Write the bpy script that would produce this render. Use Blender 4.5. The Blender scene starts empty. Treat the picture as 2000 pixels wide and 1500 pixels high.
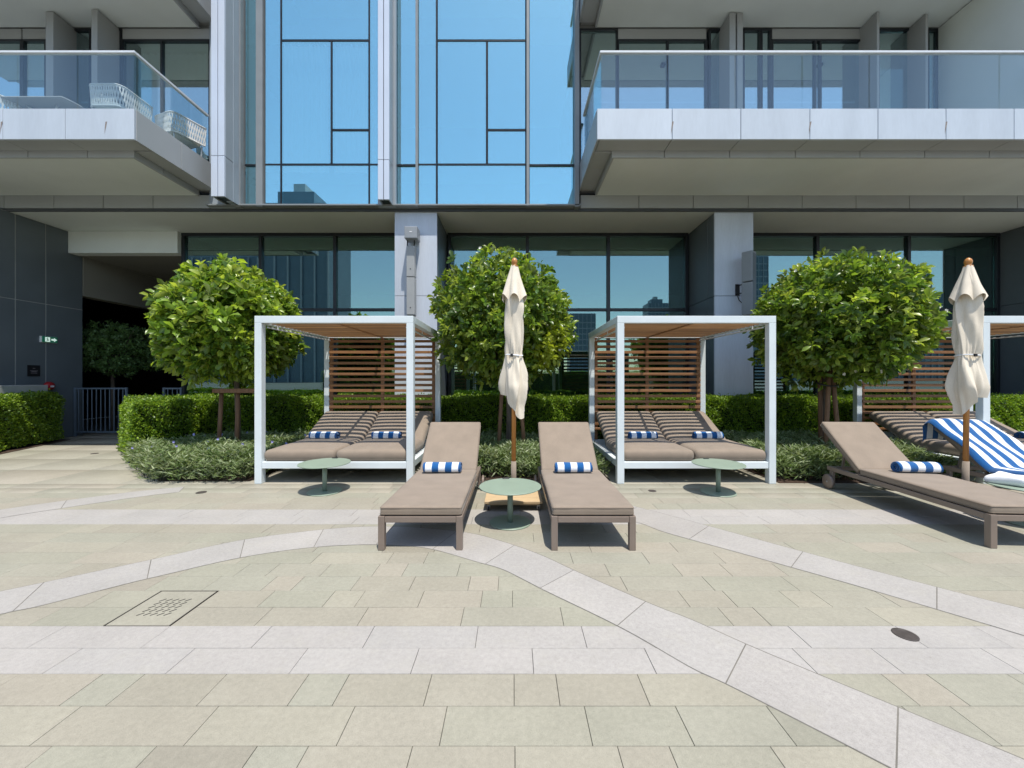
import bpy, bmesh, math, random
import numpy as np
from mathutils import Matrix, Vector

# ------------------------------------------------------------------ camera, sky, sun, exposure
scene = bpy.context.scene
COL = scene.collection
FPX, VX, VY, CAMH = 770.0, 1003.0, 740.0, 1.5
cam_d = bpy.data.cameras.new('camera'); cam = bpy.data.objects.new('camera', cam_d); COL.objects.link(cam)
cam.location = (0, 0, CAMH); cam.rotation_euler = (math.radians(90), 0, 0)
cam_d.sensor_width = 36.0; cam_d.lens = FPX / 2000 * 36
cam_d.shift_x = -(VX - 1000) / 2000; cam_d.shift_y = (VY - 750) / 2000
cam_d.clip_start = 0.05; cam_d.clip_end = 3000
scene.camera = cam

SUN_DIR = Vector((-0.16, 0.33, -1.0)).normalized()          # the way the light travels
to_sun = -SUN_DIR
world = bpy.data.worlds.new('World'); scene.world = world; world.use_nodes = True
wn = world.node_tree.nodes; wl = world.node_tree.links
sky = wn.new('ShaderNodeTexSky'); sky.sky_type = 'NISHITA'; sky.sun_disc = False
sky.sun_elevation = math.asin(to_sun.z)
sky.sun_rotation = math.atan2(to_sun.x, to_sun.y)
sky.air_density = 1.15; sky.dust_density = 0.8; sky.ozone_density = 1.0
wn['Background'].inputs['Strength'].default_value = 0.15
wl.new(sky.outputs[0], wn['Background'].inputs['Color'])
sd = bpy.data.lights.new('sun', 'SUN'); sun = bpy.data.objects.new('sun', sd); COL.objects.link(sun)
sd.energy = 4.1; sd.angle = math.radians(0.53); sd.color = (1.0, 0.945, 0.855)
sun.rotation_euler = SUN_DIR.to_track_quat('-Z', 'Y').to_euler(); sun.location = (3, -6, 20)
vs = scene.view_settings
vs.view_transform = 'Standard'; vs.look = 'None'; vs.exposure = 0.45; vs.gamma = 1.0; vs.use_curve_mapping = False
scene.cycles.caustics_reflective = False; scene.cycles.caustics_refractive = False
scene.cycles.max_bounces = 10; scene.cycles.transparent_max_bounces = 16
scene.cycles.sample_clamp_indirect = 6.0
scene.cycles.use_denoising = True

rnd = random.Random(7)
R = math.radians


def PX(px, Y): return (px - VX) / FPX * Y          # photo column -> X at depth Y
def PZ(py, Y): return CAMH - (py - VY) / FPX * Y   # photo row -> Z at depth Y
def GY(py): return FPX * CAMH / (py - VY)          # photo row of a ground point -> Y


# ------------------------------------------------------------------ materials
class NT:
    def __init__(self, name):
        self.m = bpy.data.materials.new(name); self.m.use_nodes = True
        self.t = self.m.node_tree; self.n = self.t.nodes; self.l = self.t.links
        self.b = self.n['Principled BSDF']; self.out = self.n['Material Output']

    def node(self, typ, **kw):
        x = self.n.new(typ)
        for k, v in kw.items():
            setattr(x, k, v)
        return x

    def link(self, a, b): self.l.new(a, b)

    def noise(self, scale, detail=4.0, stretch=None, rough=0.55):
        tc = self.node('ShaderNodeTexCoord'); nz = self.node('ShaderNodeTexNoise')
        nz.inputs['Scale'].default_value = scale; nz.inputs['Detail'].default_value = detail
        nz.inputs['Roughness'].default_value = rough
        if stretch:
            mp = self.node('ShaderNodeMapping'); mp.inputs['Scale'].default_value = stretch
            self.link(tc.outputs['Object'], mp.inputs[0]); self.link(mp.outputs[0], nz.inputs['Vector'])
        else:
            self.link(tc.outputs['Object'], nz.inputs['Vector'])
        return nz.outputs['Fac']

    def math(self, op, a, b=None, c=None):
        x = self.node('ShaderNodeMath', operation=op)
        for i, v in enumerate((a, b, c)):
            if v is None: continue
            if isinstance(v, (int, float)): x.inputs[i].default_value = v
            else: self.link(v, x.inputs[i])
        return x.outputs[0]

    def mix(self, fac, a, b, mode='MIX'):
        x = self.node('ShaderNodeMix', data_type='RGBA', blend_type=mode)
        for s, v in ((x.inputs[0], fac), (x.inputs[6], a), (x.inputs[7], b)):
            if isinstance(v, (int, float)): s.default_value = v
            elif isinstance(v, tuple): s.default_value = (*v, 1) if len(v) == 3 else v
            else: self.link(v, s)
        return x.outputs[2]

    def ramp(self, fac, stops):
        x = self.node('ShaderNodeValToRGB'); e = x.color_ramp.elements
        while len(e) < len(stops): e.new(0.5)
        for el, (p, c) in zip(e, stops):
            el.position = p; el.color = (*c, 1) if isinstance(c, tuple) else (c, c, c, 1)
        self.link(fac, x.inputs[0]); return x.outputs[0]

    def bump(self, h, strength, dist=0.01, prev=None):
        x = self.node('ShaderNodeBump'); x.inputs['Strength'].default_value = strength
        x.inputs['Distance'].default_value = dist; self.link(h, x.inputs['Height'])
        if prev is not None: self.link(prev, x.inputs['Normal'])
        return x.outputs[0]


def pbr(name, col, rough=0.5, var=0.12, scale=3.0, fine=60.0, bump=0.1, bdist=0.002, metal=0.0, stretch=None, objrand=0.0, spec=0.5):
    t = NT(name)
    n1 = t.noise(scale, 5, stretch); n2 = t.noise(fine, 3, stretch)
    lo = tuple(c * (1 - var) for c in col); hi = tuple(min(1, c * (1 + var)) for c in col)
    c = t.ramp(n1, [(0.3, lo), (0.7, hi)])
    g = t.ramp(n2, [(0.25, 1 - var * 0.6), (0.75, 1 + var * 0.3)])
    c = t.mix(1.0, c, g, 'MULTIPLY')
    if objrand:
        oi = t.node('ShaderNodeObjectInfo')
        rr = t.ramp(oi.outputs['Random'], [(0, 1 - objrand), (1, 1 + objrand * 0.4)])
        c = t.mix(1.0, c, rr, 'MULTIPLY')
    t.link(c, t.b.inputs['Base Color'])
    t.link(t.math('MULTIPLY_ADD', n1, 0.18, rough - 0.09), t.b.inputs['Roughness'])
    t.b.inputs['Metallic'].default_value = metal
    t.b.inputs['Specular IOR Level'].default_value = spec
    if bump: t.link(t.bump(n2, bump, bdist), t.b.inputs['Normal'])
    return t.m


def attr_stone(name, rough=0.6, bump=0.25):
    t = NT(name)
    at = t.node('ShaderNodeAttribute', attribute_name='tint')
    n1 = t.noise(2.2, 5); n2 = t.noise(38, 6, rough=0.7); n3 = t.noise(240, 2)
    c = t.mix(1.0, at.outputs['Color'], t.ramp(n1, [(0.3, 0.93), (0.7, 1.04)]), 'MULTIPLY')
    c = t.mix(1.0, c, t.ramp(n2, [(0.3, 0.86), (0.72, 1.07)]), 'MULTIPLY')
    c = t.mix(1.0, c, t.ramp(n3, [(0.28, 0.84), (0.6, 1.04)]), 'MULTIPLY')
    st = t.noise(0.9, 6, rough=0.65)
    c = t.mix(t.ramp(st, [(0.62, 0.0), (0.78, 0.35)]), c, (0.225, 0.205, 0.165))
    sc_ = t.noise(5.5, 8, rough=0.75)
    c = t.mix(t.ramp(sc_, [(0.52, 0.0), (0.74, 0.30)]), c, (0.37, 0.35, 0.29))
    sp = t.noise(75, 2)
    c = t.mix(t.ramp(sp, [(0.69, 0.0), (0.76, 0.5)]), c, (0.17, 0.15, 0.12))
    t.link(c, t.b.inputs['Base Color'])
    t.link(t.math('MULTIPLY_ADD', n1, 0.2, rough - 0.1), t.b.inputs['Roughness'])
    t.b.inputs['Specular IOR Level'].default_value = 0.3
    t.link(t.bump(n3, bump, 0.001, t.bump(n2, bump, 0.002)), t.b.inputs['Normal'])
    return t.m


def leaf_mat(name, rough=0.38, transl=0.3, tcol=(0.30, 0.42, 0.05)):
    t = NT(name)
    at = t.node('ShaderNodeAttribute', attribute_name='tint')
    t.link(at.outputs['Color'], t.b.inputs['Base Color'])
    t.b.inputs['Roughness'].default_value = rough; t.b.inputs['Specular IOR Level'].default_value = 0.45
    tr = t.node('ShaderNodeBsdfTranslucent')
    t.link(t.mix(1.0, at.outputs['Color'], (2.3, 2.3, 1.2), 'MULTIPLY'), tr.inputs[0])
    mx = t.node('ShaderNodeMixShader'); mx.inputs[0].default_value = transl
    t.link(t.b.outputs[0], mx.inputs[1]); t.link(tr.outputs[0], mx.inputs[2]); t.link(mx.outputs[0], t.out.inputs[0])
    return t.m


def glass(name, refl, gcol, tcol, wave=0.0):
    t = NT(name)
    gl = t.node('ShaderNodeBsdfGlossy'); gl.inputs['Roughness'].default_value = 0.0; gl.inputs[0].default_value = (*gcol, 1)
    tr = t.node('ShaderNodeBsdfTransparent'); tr.inputs[0].default_value = (*tcol, 1)
    lw = t.node('ShaderNodeLayerWeight')                      # Schlick: the same from both faces of the pane
    fac = t.math('MULTIPLY_ADD', t.math('POWER', lw.outputs['Facing'], 5.0), 1 - refl, refl)
    if wave:
        nb = t.bump(t.noise(0.55, 1.5), wave, 0.05)
        t.link(nb, gl.inputs['Normal'])
    mx = t.node('ShaderNodeMixShader')
    t.link(fac, mx.inputs[0]); t.link(tr.outputs[0], mx.inputs[1]); t.link(gl.outputs[0], mx.inputs[2]); t.link(mx.outputs[0], t.out.inputs[0])
    return t.m


def wood(name, c1, c2, axis='x', rough=0.5, objrand=0.25):
    t = NT(name)
    s = {'x': (0.6, 14, 14), 'z': (14, 14, 0.6), 'y': (14, 0.6, 14)}[axis]
    oi = t.node('ShaderNodeObjectInfo')
    n1 = t.noise(3.0, 5, s); n2 = t.noise(16, 3, s)
    c = t.ramp(n1, [(0.3, c1), (0.7, c2)])
    c = t.mix(1.0, c, t.ramp(n2, [(0.3, 0.75), (0.7, 1.08)]), 'MULTIPLY')
    c = t.mix(1.0, c, t.ramp(oi.outputs['Random'], [(0, 1 - objrand), (1, 1 + objrand * 0.3)]), 'MULTIPLY')
    t.link(c, t.b.inputs['Base Color']); t.b.inputs['Roughness'].default_value = rough
    t.link(t.bump(n2, 0.25, 0.001), t.b.inputs['Normal'])
    return t.m


def fabric(name, col, weave=420, rough=0.9, var=0.08):
    t = NT(name)
    n1 = t.noise(5, 4); n2 = t.noise(weave, 2); n3 = t.noise(14, 3)
    c = t.ramp(n1, [(0.3, tuple(x * (1 - var) for x in col)), (0.7, tuple(x * (1 + var) for x in col))])
    c = t.mix(1.0, c, t.ramp(n2, [(0.3, 0.82), (0.7, 1.1)]), 'MULTIPLY')
    t.link(c, t.b.inputs['Base Color']); t.b.inputs['Roughness'].default_value = rough
    t.b.inputs['Specular IOR Level'].default_value = 0.2
    t.b.inputs['Sheen Weight'].default_value = 0.15
    t.link(t.bump(n2, 0.3, 0.001, t.bump(n3, 0.16, 0.005)), t.b.inputs['Normal'])
    return t.m


def stripe_towel(name, axis, period, phase=0.0):
    t = NT(name)
    tc = t.node('ShaderNodeTexCoord'); sp = t.node('ShaderNodeSeparateXYZ'); t.link(tc.outputs['Object'], sp.inputs[0])
    wob = t.math('MULTIPLY_ADD', t.noise(9, 2), 0.012, -0.006)
    x = t.math('ADD', sp.outputs[axis], wob)
    f = t.math('FRACT', t.math('MULTIPLY_ADD', x, 1.0 / period, 10.0 + phase))
    k = t.math('GREATER_THAN', f, 0.5)
    n = t.noise(260, 2)
    c = t.mix(k, (0.78, 0.81, 0.85), (0.012, 0.098, 0.29))
    c = t.mix(1.0, c, t.ramp(n, [(0.3, 0.75), (0.7, 1.08)]), 'MULTIPLY')
    t.link(c, t.b.inputs['Base Color']); t.b.inputs['Roughness'].default_value = 0.95
    t.b.inputs['Specular IOR Level'].default_value = 0.1; t.b.inputs['Sheen Weight'].default_value = 0.3
    t.link(t.bump(n, 0.7, 0.004), t.b.inputs['Normal'])
    return t.m


def emit(name, col, s):
    t = NT(name)
    t.b.inputs['Base Color'].default_value = (*col, 1); t.b.inputs['Emission Color'].default_value = (*col, 1)
    t.b.inputs['Emission Strength'].default_value = s
    return t.m


M = {}
M['paver'] = attr_stone('paver_stone')
M['band'] = attr_stone('band_stone', 0.55, 0.18)
M['grout'] = pbr('grout', (0.16, 0.15, 0.13), 0.9, 0.2)
M['ground'] = pbr('city_ground', (0.13, 0.13, 0.12), 0.9, 0.2, 0.05)
M['soil'] = pbr('soil', (0.06, 0.035, 0.022), 0.95, 0.4, 8, 90, 0.9, 0.02)
M['white_alu'] = pbr('pale_aluminium', (0.66, 0.72, 0.74), 0.42, 0.05, 2.5, 90, 0.05)
M['taupe_metal'] = pbr('taupe_metal', (0.21, 0.165, 0.135), 0.4, 0.08, 6, 200, 0.06)
M['taupe'] = fabric('taupe_fabric', (0.252, 0.203, 0.158))
M['piping'] = fabric('taupe_piping', (0.20, 0.16, 0.125))
M['teak'] = wood('teak', (0.25, 0.11, 0.042), (0.40, 0.20, 0.085), 'x')
M['teakz'] = wood('teak_upright', (0.25, 0.11, 0.042), (0.40, 0.20, 0.085), 'z')
M['roofwood'] = wood('roof_teak', (0.33, 0.165, 0.065), (0.50, 0.28, 0.125), 'x', 0.5, 0.45)
M['pole_wood'] = wood('pole_wood', (0.42, 0.165, 0.034), (0.58, 0.26, 0.066), 'z', 0.35, 0.1)
M['stake'] = wood('stake_wood', (0.16, 0.08, 0.04), (0.27, 0.15, 0.08), 'z', 0.8)
M['ply'] = wood('plywood', (0.48, 0.34, 0.19), (0.60, 0.45, 0.27), 'x', 0.6, 0.1)
M['canvas'] = fabric('canvas', (0.72, 0.645, 0.53), 300, 0.85, 0.06)
M['sage'] = pbr('sage_metal', (0.235, 0.30, 0.235), 0.45, 0.05, 5, 160, 0.08)
M['black'] = pbr('black_plastic', (0.012, 0.012, 0.014), 0.5, 0.1)
M['steel'] = pbr('steel', (0.45, 0.45, 0.45), 0.35, 0.08, 8, 120, 0.05, metal=0.8)
M['drain'] = pbr('drain_metal', (0.06, 0.05, 0.045), 0.5, 0.2, 20, 150, 0.3)
M['bark'] = pbr('bark', (0.13, 0.10, 0.075), 0.9, 0.35, 9, 60, 0.9, 0.01, stretch=(1, 1, 0.25))
M['leaf'] = leaf_mat('tree_leaf', 0.33, 0.36)
M['hedge'] = leaf_mat('hedge_leaf', 0.42, 0.28)
M['cover'] = leaf_mat('cover_leaf', 0.5, 0.2)
M['core'] = pbr('leaf_litter', (0.012, 0.02, 0.008), 0.95, 0.4, 12, 60, 0.8, 0.02)
M['blossom'] = pbr('blossom', (0.8, 0.78, 0.70), 0.6, 0.05)
M['violet'] = pbr('violet_petal', (0.32, 0.30, 0.62), 0.6, 0.1)
M['fascia'] = pbr('fascia_panel', (0.53, 0.59, 0.66), 0.45, 0.07, 2.2, 30, 0.05, stretch=(1, 1, 0.22), objrand=0.05)
M['return'] = pbr('return_panel', (0.40, 0.42, 0.43), 0.4, 0.05, 1.2, 140, 0.05)
M['bulkhead'] = pbr('bulkhead_plaster', (0.22, 0.215, 0.19), 0.85, 0.05, 0.8, 60, 0.15)
M['soffit'] = pbr('soffit_plaster', (0.74, 0.79, 0.77), 0.85, 0.05, 0.8, 60, 0.15)
M['band_panel'] = pbr('slab_edge_panel', (0.36, 0.38, 0.385), 0.45, 0.05, 1.2, 140, 0.05)
M['dark_panel'] = pbr('dark_recess', (0.05, 0.055, 0.06), 0.5, 0.1)
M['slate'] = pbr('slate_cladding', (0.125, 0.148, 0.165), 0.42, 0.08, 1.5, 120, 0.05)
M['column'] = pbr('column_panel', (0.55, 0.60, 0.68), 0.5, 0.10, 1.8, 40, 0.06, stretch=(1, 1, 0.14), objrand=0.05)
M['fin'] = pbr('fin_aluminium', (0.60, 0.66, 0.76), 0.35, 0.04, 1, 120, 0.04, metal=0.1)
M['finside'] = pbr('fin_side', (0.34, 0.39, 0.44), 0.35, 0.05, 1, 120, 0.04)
M['frame'] = pbr('black_frame', (0.012, 0.015, 0.02), 0.35, 0.1)
M['greyframe'] = pbr('grey_frame', (0.24, 0.26, 0.27), 0.4, 0.06)
M['wallgrey'] = pbr('balcony_wall', (0.36, 0.37, 0.37), 0.7, 0.05, 1.0, 80, 0.1)
M['wallpale'] = pbr('pale_render', (0.70, 0.74, 0.70), 0.85, 0.04, 1.0, 200, 0.3)
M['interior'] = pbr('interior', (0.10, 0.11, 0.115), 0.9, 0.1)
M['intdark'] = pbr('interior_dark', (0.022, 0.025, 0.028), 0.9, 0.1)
M['curtain'] = fabric('sheer_curtain', (0.93, 0.94, 0.95), 200, 0.95, 0.04)
M['rail'] = pbr('handrail', (0.68, 0.72, 0.76), 0.35, 0.04)
M['glass_wall'] = glass('curtain_wall_glass', 0.58, (0.64, 1.0, 1.0), (0.80, 0.92, 0.98), 0.012)
M['glass_ground'] = glass('ground_floor_glass', 0.34, (0.60, 0.80, 0.80), (0.50, 0.72, 0.64), 0.008)
M['glass_door'] = glass('door_glass', 0.50, (0.80, 0.98, 1.0), (0.50, 0.60, 0.60), 0.006)
M['glass_rail'] = glass('rail_glass', 0.085, (0.85, 0.95, 0.98), (0.90, 0.95, 0.96))
M['rope'] = pbr('white_rope', (0.72, 0.72, 0.70), 0.8, 0.06)
M['greymetal'] = pbr('grey_metal', (0.27, 0.29, 0.31), 0.45, 0.06)
M['lightgreymetal'] = pbr('light_grey_metal', (0.34, 0.35, 0.35), 0.45, 0.06)
M['gate'] = pbr('gate_metal', (0.12, 0.155, 0.195), 0.45, 0.06)
M['concrete'] = pbr('concrete', (0.36, 0.37, 0.36), 0.85, 0.1, 3, 60, 0.3)
M['red'] = pbr('red_metal', (0.40, 0.015, 0.02), 0.4, 0.08)
M['sign_green'] = emit('exit_green', (0.01, 0.14, 0.08), 0.2)
M['sign_white'] = emit('exit_white', (0.70, 0.90, 0.80), 0.45)
M['plaque_ink'] = pbr('plaque_ink', (0.32, 0.28, 0.30), 0.6, 0.05)
M['white'] = pbr('white_plastic', (0.75, 0.75, 0.75), 0.5, 0.03)
M['rust'] = pbr('rust_stain', (0.26, 0.22, 0.20), 0.9, 0.3, 40, 200)
M['towel'] = stripe_towel('rolled_towel', 0, 0.166, 0.25)
M['towel_flat'] = stripe_towel('draped_towel', 0, 0.162, 0.1)
M['white_towel'] = fabric('white_towel', (0.78, 0.80, 0.83), 260, 0.95, 0.03)
M['tower'] = pbr('tower_glass', (0.17, 0.23, 0.29), 0.35, 0.15, 0.02, 0.4, 0)
M['tower_band'] = pbr('tower_band', (0.42, 0.46, 0.50), 0.6, 0.1, 0.02, 0.4, 0)


# ------------------------------------------------------------------ mesh helpers
class MB:
    def __init__(self): self.v = []; self.f = []

    def add(self, vs, fs):
        o = len(self.v); self.v += [tuple(p) for p in vs]; self.f += [tuple(i + o for i in f) for f in fs]; return self

    def box(self, x0, x1, y0, y1, z0, z1):
        vs = [(x, y, z) for z in (z0, z1) for y in (y0, y1) for x in (x0, x1)]
        return self.add(vs, [(0, 2, 3, 1), (4, 5, 7, 6), (0, 1, 5, 4), (2, 6, 7, 3), (0, 4, 6, 2), (1, 3, 7, 5)])

    def bar(self, a, b, w, h, up=(0, 0, 1)):
        a, b = Vector(a), Vector(b); d = (b - a).normalized(); u = Vector(up)
        s = d.cross(u).normalized(); u = s.cross(d).normalized()
        vs = [p + s * sx * w / 2 + u * sz * h / 2 for p in (a, b) for sz in (-1, 1) for sx in (-1, 1)]
        return self.add(vs, [(0, 1, 3, 2), (4, 6, 7, 5), (0, 4, 5, 1), (2, 3, 7, 6), (0, 2, 6, 4), (1, 5, 7, 3)])

    def tube(self, pts, rad, n=10, cap=True):
        pts = [Vector(p) for p in pts]; rr = rad if isinstance(rad, (list, tuple)) else [rad] * len(pts)
        o = len(self.v); prev = None
        for i, p in enumerate(pts):
            d = (pts[min(i + 1, len(pts) - 1)] - pts[max(i - 1, 0)]).normalized()
            ref = Vector((0, 0, 1)) if abs(d.z) < 0.9 else Vector((1, 0, 0))
            if prev is None: s = d.cross(ref).normalized()
            else: s = (prev - d * prev.dot(d)).normalized()
            prev = s; t = d.cross(s)
            for k in range(n):
                a = 2 * math.pi * k / n
                self.v.append(tuple(p + (s * math.cos(a) + t * math.sin(a)) * rr[i]))
        for i in range(len(pts) - 1):
            for k in range(n):
                k2 = (k + 1) % n
                self.f.append((o + i * n + k, o + i * n + k2, o + (i + 1) * n + k2, o + (i + 1) * n + k))
        if cap:
            self.f.append(tuple(o + k for k in range(n))[::-1]); e = o + (len(pts) - 1) * n
            self.f.append(tuple(e + k for k in range(n)))
        return self

    def lathe(self, prof, n=40, c=(0, 0)):
        o = len(self.v)
        for r, z in prof:
            for k in range(n):
                a = 2 * math.pi * k / n; self.v.append((c[0] + r * math.cos(a), c[1] + r * math.sin(a), z))
        for i in range(len(prof) - 1):
            for k in range(n):
                k2 = (k + 1) % n
                self.f.append((o + i * n + k, o + i * n + k2, o + (i + 1) * n + k2, o + (i + 1) * n + k))
        if prof[0][0] > 1e-6: self.f.append(tuple(o + k for k in range(n))[::-1])
        if prof[-1][0] > 1e-6: self.f.append(tuple(o + (len(prof) - 1) * n + k for k in range(n)))
        return self

    def build(self, name, mat, parent=None, smooth=False, bevel=0.0, seg=1, off=(0, 0, 0), tint=None):
        me = bpy.data.meshes.new(name)
        vs = self.v if off == (0, 0, 0) else [(x - off[0], y - off[1], z - off[2]) for x, y, z in self.v]
        me.from_pydata(vs, [], self.f)
        if bevel:
            bm = bmesh.new(); bm.from_mesh(me)
            bmesh.ops.recalc_face_normals(bm, faces=bm.faces)
            es = [e for e in bm.edges if len(e.link_faces) == 2 and e.calc_face_angle(0) > 0.5]
            bmesh.ops.bevel(bm, geom=es, offset=bevel, segments=seg, affect='EDGES', profile=0.6, clamp_overlap=True)
            bm.to_mesh(me); bm.free()
        return finish(name, me, mat, parent, smooth, tint)


def finish(name, me, mat, parent=None, smooth=False, tint=None):
    me.materials.append(M[mat] if isinstance(mat, str) else mat)
    if smooth:
        me.polygons.foreach_set('use_smooth', [True] * len(me.polygons))
    if tint is not None:
        a = me.color_attributes.new('tint', 'FLOAT_COLOR', 'POINT')
        a.data.foreach_set('color', np.tile(np.array([*tint, 1.0], 'f'), len(me.vertices)))
    me.update()
    o = bpy.data.objects.new(name, me); COL.objects.link(o)
    if parent is not None: o.parent = parent
    return o


def box(name, mat, x0, x1, y0, y1, z0, z1, parent=None, bevel=0.004, off=(0, 0, 0), seg=1):
    x0, x1 = min(x0, x1), max(x0, x1); y0, y1 = min(y0, y1), max(y0, y1); z0, z1 = min(z0, z1), max(z0, z1)
    b = min(bevel, (x1 - x0) * 0.3, (y1 - y0) * 0.3, (z1 - z0) * 0.3)
    return MB().box(x0, x1, y0, y1, z0, z1).build(name, mat, parent, False, b, seg, off)


def tag(o, label=None, cat=None, group=None, kind=None):
    if label: o['label'] = label
    if cat: o['category'] = cat
    if group: o['group'] = group
    if kind: o['kind'] = kind
    return o


def thing(name, label, cat, loc=(0, 0, 0), rz=0.0, group=None):
    o = bpy.data.objects.new(name, None); COL.objects.link(o); o.location = loc; o.rotation_euler = (0, 0, rz)
    o.empty_display_size = 0.2
    return tag(o, label, cat, group)


def node(name, parent):
    o = bpy.data.objects.new(name, None); COL.objects.link(o); o.parent = parent; o.empty_display_size = 0.1
    return o


def kids(o): return [c for c in bpy.data.objects if c.parent == o]


def copy_tree(o, parent=None):
    c = o.copy(); COL.objects.link(c); c.parent = parent
    for ch in kids(o): copy_tree(ch, c)
    return c


def np_mesh(name, V, F, mat, parent=None, colors=None, smooth=False):
    """V (n,3), F (m,k) index array with k = 3 or 4; colors (n,3)"""
    me = bpy.data.meshes.new(name)
    n, m, k = len(V), len(F), F.shape[1]
    me.vertices.add(n); me.vertices.foreach_set('co', np.ascontiguousarray(V, 'f').ravel())
    me.loops.add(m * k); me.loops.foreach_set('vertex_index', np.ascontiguousarray(F, 'i').ravel())
    me.polygons.add(m); me.polygons.foreach_set('loop_start', np.arange(0, m * k, k, dtype='i'))
    me.polygons.foreach_set('loop_total', np.full(m, k, 'i'))
    me.update(calc_edges=True)
    if colors is not None:
        a = me.color_attributes.new('tint', 'FLOAT_COLOR', 'POINT')
        c4 = np.ones((n, 4), 'f'); c4[:, :3] = colors; a.data.foreach_set('color', c4.ravel())
    return finish(name, me, mat, parent, smooth)


# ------------------------------------------------------------------ ground, pavers, planting beds
g = MB().add([(-600, -900, -0.022), (600, -900, -0.022), (600, 300, -0.022), (-600, 300, -0.022)], [(0, 1, 2, 3)]).build('ground', 'ground')
tag(g, 'flat ground running out beyond the terrace', kind='structure')
terrace = MB().box(-13.5, 14, -7.1, 10.3, -0.02, -0.014).build('terrace_floor', 'grout')
tag(terrace, 'pale stone terrace paving with curved lighter bands', kind='structure')

ROWS = [-7.0 + 0.4 * i for i in range(19)] + [0.62, 0.9, 1.19, 1.415, 1.612, 1.809, 2.006, 2.198, 2.395, 2.591, 2.794, 2.996, 3.203, 3.41, 3.62, 3.84, 4.07, 4.30, 4.53]
while ROWS[-1] < 10.2: ROWS.append(ROWS[-1] + (0.22 if ROWS[-1] < 5.6 else 0.88))
JOINTS = {  # measured joints: row start -> (Y of the far edge, photo columns there)
    1.415: (1.612, [103, 307, 503, 603, 806, 1005.7, 1205.5, 1306, 1503.5]),
    1.612: (1.809, [160, 428, 694, 873.7, 1141, 1318.5, 1496, 1853.7]),
    1.809: (2.006, [40, 202, 284, 444, 604, 683, 844, 1004, 1085, 1244, 1808, 1965]),
    2.006: (2.198, [162, 382, 602, 819, 1039, 1258, 1546, 1700, 1914]),
    2.198: (2.395, [130, 334, 532, 732, 934, 1135, 1538, 1747, 1900]),
    2.395: (2.591, [126, 534, 720, 907, 1094, 1401, 1469, 1689]),
    2.591: (2.794, [224, 538, 655.5, 714, 829, 943, 1001, 1410, 1520, 1582]),
    2.794: (2.996, [330, 434, 542, 596, 705, 812, 919.5, 974.5]),
    2.996: (3.203, [388, 490, 548, 648, 743.5, 798, 899, 1404, 1507]),
}
BEIGE = [(0.312, 0.300, 0.240), (0.316, 0.301, 0.244), (0.308, 0.299, 0.239), (0.321, 0.299, 0.243), (0.311, 0.302, 0.244), (0.317, 0.295, 0.238), (0.338, 0.310, 0.252), (0.334, 0.314, 0.252)]
WHITE = [(0.378, 0.358, 0.336), (0.384, 0.365, 0.343), (0.373, 0.356, 0.336)]
GRATE = (-2.49, -2.09, 2.391, 2.791)


def tile_mb(mb, x0, x1, y0, y1, zt):
    c = 0.0012
    vs = [(x0, y0, -0.014), (x1, y0, -0.014), (x1, y1, -0.014), (x0, y1, -0.014),
          (x0, y0, zt - c), (x1, y0, zt - c), (x1, y1, zt - c), (x0, y1, zt - c),
          (x0 + c, y0 + c, zt), (x1 - c, y0 + c, zt), (x1 - c, y1 - c, zt), (x0 + c, y1 - c, zt)]
    fs = [(8, 9, 10, 11)]
    for a in range(4):
        b = (a + 1) % 4
        fs += [(a, b, b + 4, a + 4), (a + 4, b + 4, b + 8, a + 8)]
    mb.add(vs, fs)


tiles = []
for i in range(len(ROWS) - 1):
    ya, yb = ROWS[i], ROWS[i + 1]
    white = (2.0 < ya < 2.38) or (4.0 < ya < 4.5)
    lim = 9.0 if yb < 0.7 else (max(1.42 * yb + 0.3, 9.0) if yb < 5.7 else 13.2)
    xs = []
    key = round(ya, 3)
    if key in JOINTS:
        yj, cols = JOINTS[key]; xs = sorted(PX(c, yj) for c in cols)
        out = [xs[0]]
        for x in xs[1:]:
            while x - out[-1] > 0.78: out.append(out[-1] + rnd.choice((0.62, 0.55)))
            if x - out[-1] > 0.12: out.append(x)
        xs = out
    else:
        xs = [rnd.uniform(-0.6, 0.0)]
    W = (lambda: 0.62) if white else (lambda: 1.3) if ya > 5.6 else (lambda: rnd.choice((0.6, 0.45, 0.62, 0.3, 0.62, 0.75)))
    while xs[0] > -lim: xs.insert(0, xs[0] - W())
    while xs[-1] < lim: xs.append(xs[-1] + W())
    for x0, x1 in zip(xs[:-1], xs[1:]):
        col = rnd.choice(WHITE if white else BEIGE); k = rnd.uniform(0.98, 1.02)
        if not white and rnd.random() < 0.012: k *= 0.88
        col = tuple(c * k for c in col)
        gx0, gx1, gy0, gy1 = GRATE
        segs = [(x0, x1)]
        if gy0 - 0.05 < (ya + yb) / 2 < gy1 + 0.05:
            segs = []
            if x0 < gx0: segs.append((x0, min(x1, gx0 - 0.006)))
            if x1 > gx1: segs.append((max(x0, gx1 + 0.006), x1))
        for a, b in segs:
            if b - a > 0.03: tiles.append((a, b, ya, yb, col))
vis = []
for t in tiles:
    yc = (t[2] + t[3]) / 2; xc = (t[0] + t[1]) / 2
    if yc > 1.45 and abs(PX(0, t[3])) > -t[1] and t[0] < PX(2000, t[3]): vis.append(t)
near = set(sorted(vis, key=lambda t: t[2])[:300])
far = MB(); fcol = []
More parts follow.
